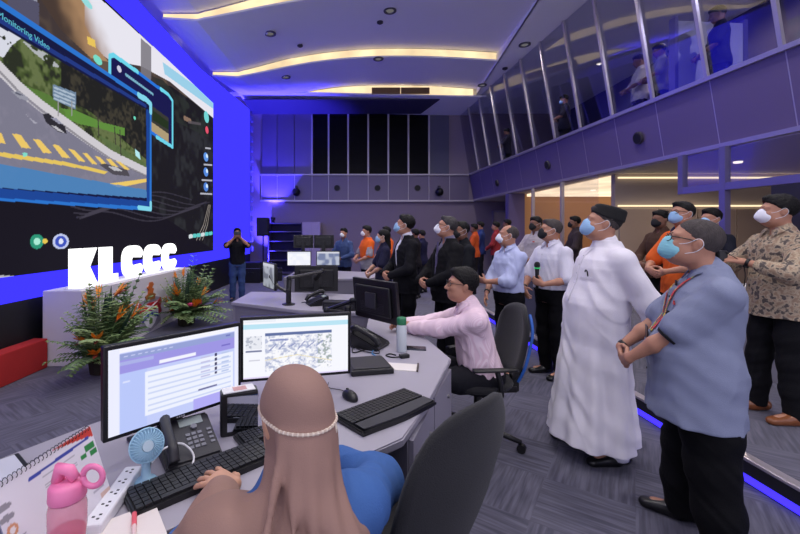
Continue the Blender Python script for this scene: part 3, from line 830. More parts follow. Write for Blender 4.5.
for k in range(5):
    bm = BM(); span(bm, (5.38 + .78 * k, 7.97, .2), (6.12 + .78 * k, 8.0, 2.0), bev=.004); struct(obj('trim_wall_panel', bm, mat('divider_panel', (150, 130, 118), .45, vary=.08, vscale=1.)), 'beige panel of the room wall')
WARMSTRIP = glow('warm_cove', (252, 230, 186), 1.3)
for z, nm in ((2.62, 'upper'), (2.06, 'lower')):
    bm = BM(); span(bm, (5.34, 7.94, z - .015), (9.2, 7.98, z + .015)); tag(obj('cove_light', bm, WARMSTRIP), '%s thin warm light strip along the beige wall under the gallery' % nm, 'light', 'cove lights on the beige wall')
bm = BM(); span(bm, (4.8, 12.2, .15), (9.3, 12.3, 2.7)); struct(obj('wall_room_rear', bm, mat('rear_amber', (186, 142, 104), .6)), 'amber wall at the rear of the lit room')
bm = BM(); span(bm, (5.35, 8.2, 2.62), (9.2, 12.1, 2.69)); tag(obj('ceiling_glow_slab', bm, glow('warm_ceiling', (255, 226, 190), 1.25, .25, .9)), 'bright warm ceiling made to glow as if lit, in the room behind the capped man', 'light')  # lit ceiling drawn as a slab that glows by itself
bm = BM(); span(bm, (4.72, 11.9, .15), (5.2, 12.15, 2.70)); struct(obj('column_rear', bm, mat('column_purple', (86, 76, 128), .5)), 'purple grey column near the back corner')
bm = BM(); span(bm, (5.0, 4.35, .15), (5.5, 4.75, 2.08)); struct(obj('column_dark', bm, mat('column_black', (40, 38, 46), .5)), 'dark column under the purple beam')
# pale doorway in the far corner
d = bpy.data.objects.new('door_1', None); COL.objects.link(d); struct(d, 'pale lit doorway in the far corner'); d.location = (5.55, YB, 0)
bm = BM(); span(bm, (-.15, -.03, .15), (.55, -.003, 2.3)); obj('door_leaf', bm, mat('door_cream', (206, 190, 168), .6), d)
bm = BM(); span(bm, (-.2, -.05, .15), (-.15, -.003, 2.36)); span(bm, (.55, -.05, .15), (.6, -.003, 2.36)); span(bm, (-.2, -.05, 2.3), (.6, -.003, 2.36)); obj('frame', bm, TRIM, d)

# low counters on the platform --------------------------------------
t = thing('low_partition', 'slate grey low partition with a black top rail on the carpeted platform', 'partition', (2.52, 5.25, .15))
bm = BM(); span(bm, (0, -.8, 0), (.08, .75, .76)); obj('panel', bm, mat('slate_panel', (72, 72, 88), .6), t)
bm = BM(); span(bm, (-.02, -.82, .76), (.12, .77, .80), bev=.008); obj('top_rail', bm, mat('rail_black', (16, 16, 18), .4), t)
bm = BM(); span(bm, (.08, -.8, 0), (.12, -.76, .76)); obj('post', bm, mat('rail_black', (16, 16, 18), .4), t)
t = thing('low_counter', 'pale grey low counter behind the photographer in the patterned shirt', 'counter', (3.9, 3.75, .15))
bm = BM(); span(bm, (0, -.55, 0), (.5, .6, .78)); obj('body', bm, mat('counter_grey', (150, 148, 160), .6), t)
bm = BM(); span(bm, (-.03, -.58, .78), (.53, .63, .82), bev=.008); obj('top', bm, mat('counter_top', (120, 118, 130), .5), t)

# ceiling ------------------------------------------------------------
bm = BM(); span(bm, (-5.2, -2.2, 6.65), (9.5, YB + .2, 6.8)); struct(obj('ceiling', bm, CEIL), 'upper ceiling slab')
def xsof(y): return 3.63 + .092 * (y - 7.9)
bm = BM(); prism(bm, [(xsof(-2.2), -2.2), (9.3, -2.2), (9.3, YB), (xsof(YB), YB)], 6.0, 6.02); struct(obj('ceiling_soffit', bm, CEIL), 'flat white ceiling border beside the gallery windows')
bm = BM(); plate(bm, [(xsof(-2.2), -2.2, 6.0), (xsof(YB), YB, 6.0), (xsof(YB), YB, 6.65), (xsof(-2.2), -2.2, 6.65)], (1, 0, 0), .03); struct(obj('ceiling_fascia', bm, CEIL), 'upright edge of the ceiling border')
AX = [-3.62, -3.30, -2.94, -2.3, -1.63, -.9, -.1, .8, 1.68, 2.6, 3.46, 4.4]
ALO = [5.64, 5.62, 5.60, 5.73, 5.87, 6.00, 6.09, 6.14, 6.14, 6.11, 6.06, 6.0]
FLO = [6.04, 6.04, 6.04, 6.03, 6.03, 6.02, 6.0, 5.98, 5.96, 5.94, 5.92, 5.92]
FHI = [6.04, 6.04, 6.04, 6.03, 6.04, 6.17, 6.26, 6.30, 6.30, 6.28, 6.22, 6.15]
def dense(z): 
    X = np.linspace(AX[0], AX[-1], 60)
    from_ = np.interp(X, AX, z); k = np.ones(5) / 5; sm = np.convolve(np.pad(from_, 2, mode='edge'), k, 'valid')
    sm[X < -2.9] = from_[X < -2.9]; return X, sm
X, LOW = dense(ALO); _, FL = dense(FLO); _, FH = dense(FHI)
rise = .12 + .12 * np.clip((X + 3.7) / 2., 0, 1)
bands = [(-.7, LOW, LOW + rise), (2.1, LOW, LOW + rise), (4.9, LOW, LOW + rise), (7.7, LOW, LOW + rise), (10.5, LOW, LOW + rise), (12.9, FL, FH), (14.95, FL, FL)]
COVE = glow('warm_cove_ceiling', (255, 226, 180), 1.2, .25, 1.3)
for i in range(len(bands) - 1):
    y0, z0 = bands[i][0], bands[i][1]; y1, z1 = bands[i + 1][0], bands[i + 1][2]
    bm = BM(); n = len(X)
    vs = [(x, y0, z) for x, z in zip(X, z0)] + [(x, y1, z) for x, z in zip(X, z1)] + [(x, y0, z + .04) for x, z in zip(X, z0)] + [(x, y1, z + .04) for x, z in zip(X, z1)]
    fs = []
    for k in range(n - 1): fs += [(k, k + 1, n + k + 1, n + k), (2 * n + k, 3 * n + k, 3 * n + k + 1, 2 * n + k + 1), (k, 2 * n + k, 2 * n + k + 1, k + 1), (n + k, n + k + 1, 3 * n + k + 1, 3 * n + k)]
    _add(bm, vs, fs); struct(obj('ceiling_panel', bm, CEIL, smooth=False), 'arched white ceiling panel between cove lights')
    if i > 0:
        zl, zh = bands[i][1], bands[i][2]; bm = BM()
        vs = [(x, y0 + .05, z) for x, z in zip(X, zl + .02)] + [(x, y0 + .05, z) for x, z in zip(X, zh)]; vs += [(a, b + .02, c) for a, b, c in vs]
        fs = []
        ok = (zh - zl) > .03
        for k in range(n - 1):
            if ok[k] and ok[k + 1] and X[k + 1] < xsof(y0): fs += [(k, k + 1, n + k + 1, n + k), (2 * n + k, 3 * n + k, 3 * n + k + 1, 2 * n + k + 1)]
        _add(bm, vs, fs); bmesh.ops.delete(bm, geom=[v for v in bm.verts if not v.link_faces], context='VERTS')
        for x in np.arange(-3.0 if i < 5 else -.6, 3.3, .8):
            a, b = np.interp([x - .4, x + .4], X, (zl + zh) / 2)
            l = bpy.data.lights.new('cove_lamp', 'AREA'); l.shape = 'RECTANGLE'; l.size = .78; l.size_y = .07; l.energy = COVE_W; l.color = (1, .84, .66)
            lo = bpy.data.objects.new('cove_lamp', l); COL.objects.link(lo); lo.location = (x, y0 + .045, (a + b) / 2)
            lo.rotation_euler = (Matrix.Rotation(-math.atan2(b - a, .8), 4, 'Y') @ Matrix.Rotation(math.radians(112), 4, 'X')).to_euler()
        tag(obj('cove_light', bm, COVE), 'warm curved cove light across the ceiling, %s' % ('behind the photographer', 'over the front desk', 'first in front of the camera position', 'nearest of the three in view', 'middle one of the three in view', 'farthest of the three, above the dark grille')[i - 1 if i < 6 else 5], 'light', 'ceiling cove lights')
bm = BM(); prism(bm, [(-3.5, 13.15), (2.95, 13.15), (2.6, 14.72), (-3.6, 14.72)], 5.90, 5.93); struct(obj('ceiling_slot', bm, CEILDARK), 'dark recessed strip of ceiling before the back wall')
for k, px in enumerate((304, 362, 418)):
    pass
t = thing('air_grille', 'bronze air conditioning grille in the farthest ceiling cove', 'vent', (1.63, 12.88, 6.1))
for k, x in enumerate((-.47, .47)):
    bm = BM(); span(bm, (x - .46, -.02, -.10), (x + .46, .03, .10)); f = obj('grille_frame', bm, mat('bronze', (168, 134, 88), .5, metal=.3), t)
    bm = BM()
    for q in range(6): span(bm, (x - .44, -.035, -.085 + q * .03), (x + .44, -.02, -.075 + q * .03))
    obj('louvre', bm, mat('bronze_dark', (120, 94, 62), .5, metal=.3), t)

# downlights with their lamps ----------------------------------------
def zceil(x, y):
    for i in range(len(bands) - 1):
        if bands[i][0] <= y < bands[i + 1][0]:
            f = (y - bands[i][0]) / (bands[i + 1][0] - bands[i][0]); return float(np.interp(x, X, bands[i][1]) * (1 - f) + np.interp(x, X, bands[i + 1][2]) * f)
    return 6.0
spots = [(-1.77, 8.84, 1, 'over the lettered plinth side'), (.84, 8.4, 1, 'over the man with the white shirt'), (-1.8, 11.2, 1, 'far one on the video wall side'), (.75, 10.6, 1, 'far one at mid ceiling'),
         (-1.8, 6.2, 1, 'over the second desk'), (.8, 6.0, 1, 'over the seated man'), (-1.8, 3.4, 1, 'over the front monitors'), (.8, 3.2, 1, 'over the empty chair'), (-1.0, .6, 1, 'over the woman at the desk'), (1.2, .4, 1, 'behind the photographer'),
         (4.15, 9.5, 0, 'in the flat border, third from the near end'), (4.0, 12.1, 0, 'in the flat border, farthest'), (3.95, 6.8, 0, 'in the flat border, second'), (3.7, 3.9, 0, 'in the flat border, nearest'), (3.5, 1.2, 0, 'in the flat border behind the camera')]
for x, y, kind, wh in spots:
    z = zceil(x, y) if kind else 6.0
    t = thing('downlight', 'small round recessed ceiling downlight %s' % wh, 'light', (x, y, z), 0, 'ceiling downlights')
    bm = BM(); lathe(bm, [(.135, 0), (.135, -.02), (.095, -.025), (.085, .0)], 20); obj('rim', bm, mat('downlight_rim', (96, 92, 104), .4, metal=.4), t)
    bm = BM(); cyl(bm, (0, 0, -.004), (0, 0, -.010), .08, n=18); obj('lens', bm, glow('downlight_lens', (200, 196, 200), .22), t)
    l = bpy.data.lights.new('downlight_lamp', 'SPOT'); l.energy = SPOT_W; l.spot_size = math.radians(140); l.spot_blend = .9; l.shadow_soft_size = .12; l.color = (1.0, .95, .93)
    lo = bpy.data.objects.new('downlight_lamp', l); COL.objects.link(lo); lo.location = (x, y, z - .05)
# smoke detectors on the soffit and ceiling
for k, (px, py, z) in enumerate(((505, 68, 6.0), (380, 25.5, 6.15), (300, 50, 6.0))):
    y = (z - CAM_Z) * 400 / (233 - py); x = (px - 350) / 400 * y
    bm = BM(); lathe(bm, [(.07, 0), (.07, -.03), (.04, -.05), (.001, -.055)], 16, (0, 0, 0)); o = obj('smoke_detector', bm, mat('detector_dark', (60, 56, 70), .5), None, loc=(x, y, (zceil(x, y) if z > 6 or x < 3 else 6.0)))
    tag(o, 'small dark smoke detector on the ceiling, %s' % ('on the flat border by the gallery', 'between the near and middle cove lights', 'left over the aisle by the video wall')[k], 'detector', 'ceiling smoke detectors')
# lamps of the side rooms and gallery
def lamp(kind, loc, e, col=(1, 1, 1), size=.2, rot=(0, 0, 0), name='room_lamp'):
    l = bpy.data.lights.new(name, kind); l.energy = e; l.color = col
    if kind == 'POINT': l.shadow_soft_size = size
    if kind == 'AREA': l.size = size
    if kind == 'SPOT': l.spot_size = math.radians(size); l.spot_blend = .6; l.shadow_soft_size = .03
    o = bpy.data.objects.new(name, l); COL.objects.link(o); o.location = loc; o.rotation_euler = rot; return o
def fixture(x, y, z, e, col, label, name='ceiling_lamp'):
    bm = BM(); lathe(bm, [(.06, 0), (.06, -.02), (.05, -.028), (.001, -.03)], 16); o = obj(name, bm, glow('lamp_lens', (255, 240, 215), 1.5), None, loc=(x, y, z)); tag(o, label, 'light')
    lamp('SPOT', (x, y, z - .035), e * 1.6, col, 165)
fixture(6.4, 6.6, 2.70, 60, (1, .86, .7), 'small ceiling lamp in the beige walled room')
fixture(6.4, 3.6, 2.70, 36, (1, .86, .7), 'small ceiling lamp under the gallery nearest the camera')
fixture(6.2, 10.2, 2.62, 30, (1, .82, .62), 'small lamp in the warm lit ceiling of the rear room')
fixture(6.6, 7.2, 6.02, 120, (1, .85, .75), 'small lamp on the gallery ceiling above the white shirted visitor')
fixture(6.6, 10.6, 6.02, 60, (.8, .85, 1), 'small lamp on the gallery ceiling farther along')
fixture(6.3, 4.3, 6.02, 150, (.8, .78, 1), 'small lamp on the gallery ceiling nearest the camera')
for x, y, z, e, sp, lb in ((-3.10, 14.30, 0., 2200, 70, 'black floor uplight washing the lower back wall blue beside the speaker stand'), (-2.80, 14.54, 1.885, 1900, 84, 'added black uplight on top of the open shelf unit, washing the panels blue')):  # shelf-top lamp is added to draw the blue streak up the panels
    lamp('SPOT', (x, y, z + .22), e, (.07, .05, 1), sp, (math.radians(178 if z > 1 else 172), 0, 0), 'blue_uplight')
    bm = BM(); lathe(bm, [(.08, .001), (.09, .01), (.06, .03), (.055, .10), (.085, .12), (.09, .20), (.075, .20), (.07, .14)], 18); tag(obj('uplight', bm, mat('fitting_black', (8, 8, 10), .5), None, loc=(x, y, z)), lb, 'light')
# ------------------------------------------------------------------ video wall
vw = thing('video_wall', 'huge curved-edge video wall showing a road camera view with blue glowing border', 'video wall', (XL, 8.0, 0))
vw['label'] = 'huge LED video wall showing a road camera view inside a glowing blue border'
PX = lambda px, py: ((-XL) * 400 / (350 - px), CAM_Z + (233 - py) / 400 * ((-XL) * 400 / (350 - px)))   # photo point -> (Y, Z) on the wall face
bm = BM(); plate(bm, [(0, y - 8, z) for y, z in ((1.0, .78), (14.4, .78), (14.4, 5.96), (9.6, 5.48), (1.0, 5.46))], (-1, 0, 0), .25); obj('border_panel', bm, glow('blue_border', (52, 45, 255), 1.7), vw)
bm = BM(); span(bm, (-.25, -7, 0), (-.0, 6.4, .78)); obj('plinth', bm, mat('plinth_black', (9, 9, 12), .6), vw)
bm = BM(); span(bm, (-.29, 6.4, 0), (-.02, 6.5, 5.9)); obj('end_frame', bm, mat('truss_black', (12, 12, 16), .5), vw)
for k in range(14):
    bm = BM(); z = .95 + k * .36; box(bm, (.03, 6.47, z), (.12, .16, .22), bev=.03); obj('latch', bm, mat('latch_metal', (130, 128, 170), .35, metal=.5), vw)
U0, U1, V0, V1 = 1.1, 10.5, 1.06, 4.93
c = Canvas(U0, U1, V0, V1, 940, 390, (26, 23, 33))
sm = lambda x, a, b: np.clip((x - a) / (b - a), 0, 1) ** 2 * (3 - 2 * np.clip((x - a) / (b - a), 0, 1))
P = lambda L: [PX(x, y) for x, y in L]
n1 = vnoise(c.u * 3, c.v * 3, 1) * .6 + vnoise(c.u * 9, c.v * 9, 2) * .4
# top photo: brown trees and hazy sky
m = c.mask(P([(-60, -60), (101, 0), (213, 101), (213, 175), (150, 105), (0, 8), (-60, -40)]))
c.put(m, (66, 56, 56)); c.put(m * sm(n1, .4, .75), (104, 88, 74), .8)
def grad(msk, a, b, ca, cb, noise=0.):
    """blend of two picture colours between photo points a and b"""
    (ya, za), (yb, zb) = PX(*a), PX(*b); d = np.array((yb - ya, zb - za)); t = ((c.u - ya) * d[0] + (c.v - za) * d[1]) / (d @ d)
    t = np.clip(t + noise * (n1 - .5), 0, 1); t = t * t * (3 - 2 * t)
    col = np.array(lin(ca)) * (1 - t[..., None]) + np.array(lin(cb)) * t[..., None]; c.c = np.where(msk[..., None], col, c.c)
sky = c.mask(P([(60, -20), (101, 0), (213, 101), (213, 118), (170, 82), (140, 66), (108, 60), (96, 50), (60, 10)]))
grad(sky, (84, 38), (104, 22), (150, 116, 92), (232, 230, 240), .3)
grad(c.mask(P([(40, -30), (84, -5), (84, 25), (96, 48), (108, 62), (90, 58), (60, 30), (40, 0)])), (60, 30), (88, 30), (72, 58, 52), (168, 132, 98), .6)
c.put(P([(7, -14), (36, 0), (38, 27), (10, 8)]), (150, 150, 168)); 
for k in range(9): c.line(P([(8, -8 + k * 3.6), (37, 4 + k * 3.2)]), .02, (84, 82, 104))
c.put(P([(140, 38), (150.5, 47), (150.5, 84), (140, 76)]), (120, 116, 124), .9)
c.put(P([(162, 62), (213, 99), (213, 109), (164, 74)]), (150, 206, 232), .95)
tree = c.mask(P([(152, 84), (170, 86), (190, 100), (213, 118), (213, 250), (150, 208)]))
c.put(tree, (30, 28, 34)); c.put(tree * sm(n1, .45, .8), (54, 56, 60), .6)
bush = c.mask(P([(150, 76), (162, 80), (176, 94), (213, 122), (213, 140), (176, 122), (150, 96)])); c.put(bush * sm(n1, .3, .55), (44, 48, 46), .9)
c.put(P([(86, 36), (94, 40), (95, 48), (87, 44)]), (232, 196, 92)); c.disc(*PX(97, 60), .10, .06, (120, 220, 200)); c.disc(*PX(86, 3), .12, .05, (150, 220, 222))
c.put(P([(0, -38), (4, -30), (48, -4), (70, -4), (60, -20)]), (150, 215, 222), .5)
# swirling lines low on the wall
for k in range(7):
    L = [(70 + i * 11 + 3 * k, 206 + k * 2.2 + 7 * math.sin(i * .62 + k * .7) - i * .9) for i in range(12)]
    c.line(P(curve([(a, b, 0) for a, b in L], 3) and [(q.x, q.y) for q in curve([(a, b, 0) for a, b in L], 3)]), .012, (70, 66, 80), .55)
for k in range(3): c.line(P([(196 + k * 3, 240), (203 + 2 * k, 225), (208 + k, 205)]), .014, (190, 180, 170), .6)
# second window
NAVY, EDGE, EDGE2 = (26, 26, 78), (40, 116, 220), (110, 214, 236)
w2 = P([(109, 56), (113, 55), (168, 95), (172, 101), (172, 147), (110, 104)])
c.put(w2, NAVY); c.put(P([(150, 105), (168, 118), (168, 143), (150, 131)]), (58, 58, 54)); c.put(P([(151, 122), (168, 134), (168, 143), (151, 131)]), (190, 170, 130), .8)
c.put(P([(152, 110), (168, 122), (168, 130), (152, 120)]), (38, 52, 32))
c.line(w2 + w2[:1], .03, EDGE); c.line(P([(109, 74), (109, 56), (113, 55), (137, 72)]), .035, EDGE2); c.line(P([(160, 89), (168, 95), (172, 101), (172, 147), (156, 137)]), .035, EDGE2)
c.disc(*PX(118.5, 69), .06, .05, (205, 205, 225))
for k in range(14): a = 125 + k * 2.0; c.line(P([(a, 74.4 + (a - 125) * .72), (a + 1.2, 75.6 + (a - 125) * .72)]), .022, (130, 190, 215), .8)
# main window
w1 = P([(-70, -42), (146, 100), (150, 104), (150, 209), (-70, 192)])
c.put(w1, (22, 26, 66))
pic = c.mask(P([(-70, -12), (145, 109), (146, 199), (-70, 184)])); keep = c.c.copy()
g = c.mask(P([(-70, -12), (145, 109), (146, 174), (110, 156), (66, 124), (20, 90), (-2, 68), (-70, 40)]))
c.put(g, (70, 84, 46)); t2 = vnoise(c.u * 4, c.v * 4, 5) * .4 + vnoise(c.u * 11, c.v * 11, 6) * .3 + vnoise(c.u * 26, c.v * 26, 8) * .3
c.put(g * sm(t2, .45, .62), (104, 116, 74), .9); c.put(g * sm(-t2, -.48, -.34), (40, 42, 36), .9)
yr = c.mask(P([(60, 60), (145, 109), (146, 160), (118, 136), (90, 112), (60, 96)])); c.put(yr & g, (34, 34, 34)); c.put((yr & g) * sm(t2, .45, .7), (66, 62, 52), .9)
c.put(c.mask(P([(56, 108), (74, 110), (100, 122), (124, 128), (124, 136), (98, 128), (78, 124), (62, 118)])) & g, (96, 142, 62), .95)
c.put(c.mask(P([(22, 84), (50, 96), (64, 112), (66, 124), (40, 108), (22, 94)])) & g, (88, 122, 58), .9)
c.put(c.mask(P([(96, 134), (118, 146), (146, 164), (146, 172), (112, 154)])) & g, (92, 112, 70), .8)
c.put(c.mask(P([(-70, -12), (20, 38), (10, 46), (2, 58), (-10, 52), (-70, 30)])) & (t2 > .3), (214, 216, 228)); c.put(c.mask(P([(20, 40), (46, 54), (60, 68), (50, 66), (32, 52)])) & (t2 > .45), (190, 192, 200), .8)
c.put(P([(-70, 40), (-2, 66), (20, 90), (66, 124), (110, 156), (146, 174), (146, 199), (-70, 184)]), (124, 122, 140))
c.line(P([(-4, 66), (18, 88), (40, 106), (66, 124), (88, 140), (110, 155), (146, 172)]), .075, (206, 202, 208))
c.line(P([(-4, 69), (18, 92), (40, 110), (66, 128), (88, 144), (110, 159), (146, 176)]), .016, (104, 100, 110), .7)
asph = c.mask(P([(-70, 40), (-2, 70), (20, 93), (66, 128), (110, 160), (146, 177), (146, 199), (-70, 184)])); c.put(asph * sm(t2, .45, .7), (136, 132, 150), .5)
z3 = lambda x, y: (x / 3.56, 60 + y / 3.56)
for D in ([(-20, 255), (2, 262), (16, 297), (-6, 296)], [(38, 262), (68, 265), (106, 315), (72, 312)], [(113, 280), (140, 285), (182, 333), (150, 330)], [(182, 300), (205, 303), (248, 350), (218, 347)], [(240, 316), (260, 320), (303, 363), (278, 360)],
          [(290, 330), (308, 333), (345, 372), (325, 370)], [(335, 342), (352, 345), (390, 385), (368, 380)], [(375, 352), (390, 352), (425, 388), (405, 388)], [(410, 360), (425, 362), (460, 390), (445, 392)], [(385, 440), (520, 422), (520, 434), (420, 454)]):
    c.put(P([z3(*q) for q in D]), (236, 200, 104))
c.put(P([z3(*q) for q in [(-60, 322), (0, 328), (240, 364), (380, 398), (370, 406), (240, 378), (0, 344), (-60, 336)]]), (228, 196, 96))
for car, col in (([(148, 192), (170, 190), (228, 236), (234, 262), (205, 256), (160, 222)], (46, 44, 52)), ([(36, 112), (62, 112), (96, 132), (98, 146), (66, 138)], (150, 150, 164)), ([(350, 372), (372, 368), (450, 392), (460, 414), (400, 408)], (80, 76, 84))):
    c.put(P([z3(*q) for q in car]), col)
c.put(P([z3(*q) for q in [(176, 206), (196, 206), (222, 230), (204, 226)]]), (150, 150, 170)); c.put(P([z3(*q) for q in [(178, 232), (196, 236), (230, 262), (206, 254)]]), (190, 188, 196)); c.put(P([z3(*q) for q in [(44, 114), (62, 116), (80, 126), (64, 126)]]), (90, 92, 108))
c.put(P([z3(*q) for q in [(380, 378), (410, 380), (436, 396), (404, 394)]]), (190, 190, 196))
c.put(P([z3(*q) for q in [(184, 86), (268, 116), (266, 176), (186, 142)]]), (112, 134, 158))
for k in range(4): c.line(P([z3(190, 98 + k * 13), z3(262, 126 + k * 13)]), .012, (190, 205, 220), .7)
for x in (204, 252): c.line(P([z3(x, 148), z3(x, 196)]), .012, (150, 150, 150))
for x, a, b in ((345, 190, 270), (424, 250, 340), (405, 240, 300)): c.line(P([z3(x, a), z3(x + 4, b)]), .012, (60, 56, 54))
c.put(P([z3(*q) for q in [(85, 190), (100, 205), (134, 228), (116, 224)]]), (190, 188, 202), .6)
c.put(P([z3(*q) for q in [(478, 316), (494, 330), (498, 356), (480, 340)]]), (180, 232, 238)); c.put(P([z3(*q) for q in [(76, 330), (94, 330), (92, 344), (78, 344)]]), (130, 220, 200)); c.disc(*PX(134, 118), .035, .03, (110, 220, 190))
c.put(P([(-70, 155), (0, 164), (146, 190), (146, 199), (-70, 184)]), (64, 130, 190), .85)
inside = c.mask(P([(-70, -12), (145, 109), (146, 198), (-70, 183)])); c.c = np.where((c.mask(w1) & ~inside)[..., None], keep, c.c)
c.line(P([(-70, -42), (146, 100), (150, 104), (150, 209), (-70, 192)]), .034, (44, 116, 206)); c.line(P([(-70, -20), (145, 106)]), .03, (38, 62, 140), .8); c.line(P([(147, 112), (147.5, 204), (-70, 188)]), .05, (30, 70, 150))
c.line(P([(138, 95), (146, 100), (150, 104), (150, 112)]), .05, (130, 214, 236)); c.line(P([(138, 207.5), (150, 209), (150, 203)]), .04, (130, 214, 236))
# icons and labels at the right edge and foot
for (x, y, ru, rv, col) in ((206, 117, .17, .14, (116, 214, 214)), (206.5, 130, .11, .09, (232, 84, 110)), (205.5, 157, .16, .11, (96, 150, 230)), (205.5, 172, .16, .11, (84, 136, 222)), (205.5, 187, .16, .11, (80, 130, 216))):
    c.disc(*PX(x, y), ru, rv, col)
for y in (156, 171, 186): c.disc(*PX(206.5, y), .07, .05, (214, 236, 255))
for y, w in ((148, 5), (164.5, 8), (180, 12), (193.5, 15)): c.line(P([(207.5 - w / 2, y), (207.5 + min(4, w / 2), y + .6)]), .020, (200, 200, 214), .8)
for k in range(6): c.line(P([(189 + k * 4, 236.5 - k * .6), (191.5 + k * 4, 236.2 - k * .6)]), .045, (96, 200, 196) if k % 3 else (210, 220, 224))
c.line(P([(184, 118), (190, 121)]), .05, (160, 130, 110), .7); c.line(P([(188, 122), (200, 124)]), .03, (90, 84, 90), .8)
c.disc(*PX(36, 241.5), .10, .085, (46, 150, 120)); c.disc(*PX(36, 241.5), .05, .04, (170, 236, 214)); c.disc(*PX(44, 241), .04, .03, (232, 200, 84))
c.disc(*PX(60, 241.5), .14, .095, (196, 204, 240)); c.disc(*PX(60, 241.5), .10, .07, (64, 84, 190)); c.disc(*PX(60, 241.5), .04, .035, (225, 230, 250))
c.line(P([(-6, 277), (12, 277.5)]), .018, (200, 200, 204), .8)
scr = c.mesh('screen', lambda u, v: (np.full(u.shape, .012), u - 8, v), picture_mat('video_picture', SCREEN_E, .95, spec=.02), vw)
# title of the main window
def text_mesh(txt, size, m, parent, M, name='lettering', ext=.002):
    cu = bpy.data.curves.new(name, 'FONT'); cu.body = txt; cu.size = size; cu.extrude = ext; cu.resolution_u = 2
    o = bpy.data.objects.new(name, cu); COL.objects.link(o); dg = bpy.context.evaluated_depsgraph_get(); me = bpy.data.meshes.new_from_object(o.evaluated_get(dg))
    bpy.data.objects.remove(o); me.transform(M); return link(name, me, m, parent)
(ya, za), (yb, zb) = PX(-5, 13), PX(45, 46)
an = math.atan2(zb - za, yb - ya)
text_mesh('Monitoring Video', .10, glow('caption_cyan', (96, 190, 214), .8), vw, Matrix.Translation((.02, ya - 8, za - .03)) @ Matrix.Rotation(an, 4, 'X') @ Matrix(((0, 0, 1, 0), (1, 0, 0, 0), (0, 1, 0, 0), (0, 0, 0, 1))))

# red step in front of it
t = tag(obj('stage_step', span(BM(), (-3.585, .5, 0), (-3.42, 4.53, .33), bev=.012), mat('red_carpet', (178, 34, 34), .9, bump=(150, .3), vary=.1)), 'red carpeted step at the foot of the video wall', 'step')

# plinth with lit letters ---------------------------------------------
pl = thing('lettered_plinth', 'white plinth with a coat of arms on its front beside the flower arrangements', 'plinth', (-3.05, 6.1, 0))
bm = BM(); span(bm, (-.45, -1.55, 0), (0, 1.55, .86), bev=.008); obj('body', bm, mat('plinth_white', (212, 206, 214), .6, vary=.03), pl)
WHITE = glow('letter_white', (255, 255, 255), 1.7)
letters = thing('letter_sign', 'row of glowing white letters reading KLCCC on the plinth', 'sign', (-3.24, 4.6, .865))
Lh = .47
def letter(poly, off):
    bm = BM(); plate(bm, [(0, off + a, b) for a, b in poly], (1, 0, 0), .025); return obj('letter', bm, WHITE, letters)
letter([(0, 0), (.21, 0), (.235, .05), (.27, 0), (.51, 0), (.35, .24), (.49, Lh), (.26, Lh), (.235, .43), (.21, Lh), (0, Lh)], 0)
letter([(0, 0), (.40, 0), (.40, .10), (.27, .10), (.27, Lh), (0, Lh)], .55)
def cpoly(w, h):
    o = [(w / 2 + w / 2 * math.copysign(abs(math.cos(a)) ** .7, math.cos(a)), h / 2 + h / 2 * math.copysign(abs(math.sin(a)) ** .7, math.sin(a))) for a in np.linspace(.30, 2 * PI - .30, 34)]
    return o + [(.86 * w, .40 * h), (.46 * w, .37 * h), (.42 * w, .45 * h), (.42 * w, .57 * h), (.46 * w, .63 * h), (.86 * w, .60 * h)]
for off in (1.06, 1.66, 2.26): letter(cpoly(.575, Lh), off)
bm = BM(); span(bm, (-.03, -.03, -.005), (.16, 2.88, .012)); obj('plinth_glow_plate', bm, mat('plinth_glow_white', (246, 246, 250), .6), letters)  # white plate painted for the letters' glow on the plinth top

# coat of arms on the plinth front (its own enamelled relief)
crest = bpy.data.objects.new('crest', None); COL.objects.link(crest); crest.parent = pl; crest['label'] = 'red blue and white coat of arms under a lion crest'
crest.location = (.001, 0, .0)
def rel(name, poly, col, th, parent=crest): 
    bm = BM(); plate(bm, [(0, a * 1.55, b) for a, b in poly], (1, 0, 0), th); return obj(name, bm, mat('enamel_%d_%d_%d' % col, col, .45), parent)
rel('mantling', [(-.20, .50), (-.24, .42), (-.20, .36), (-.25, .28), (-.20, .20), (-.22, .12), (-.14, .08), (0, .02), (.14, .08), (.22, .12), (.20, .20), (.25, .28), (.20, .36), (.24, .42), (.20, .50), (.08, .54), (-.08, .54)], (148, 142, 160), .006)
rel('shield', [(-.15, .46), (.15, .46), (.15, .24), (.08, .12), (0, .07), (-.08, .12), (-.15, .24)], (226, 222, 232), .012)
rel('shield_chief', [(-.15, .46), (.15, .46), (.15, .34), (-.15, .34)], (196, 40, 52), .016)
rel('shield_chevron', [(-.15, .26), (0, .34), (.15, .26), (.15, .20), (0, .28), (-.15, .20)], (44, 52, 148), .018)
rel('shield_saltire', [(-.14, .45), (-.10, .45), (0, .41), (.10, .45), (.14, .45), (.04, .40), (.14, .35), (.10, .35), (0, .39), (-.10, .35), (-.14, .35), (-.04, .40)], (232, 222, 226), .02)
rel('shield_sprig', [(-.03, .20), (0, .24), (.03, .20), (.025, .14), (-.025, .14)], (96, 128, 62), .018)
for sd in (-1, 1): rel('supporter', [(sd * .15, .44), (sd * .20, .50), (sd * .23, .44), (sd * .20, .36), (sd * .22, .26), (sd * .17, .24)], (178, 40, 48), .014)
rel('helmet', [(-.08, .50), (.08, .50), (.10, .57), (.04, .60), (-.04, .60), (-.10, .57)], (150, 96, 48), .016)
rel('lion', [(-.05, .60), (.04, .60), (.06, .66), (.02, .68), (.06, .73), (.03, .77), (-.02, .77), (-.03, .72), (-.07, .70), (-.04, .66)], (190, 98, 44), .016)

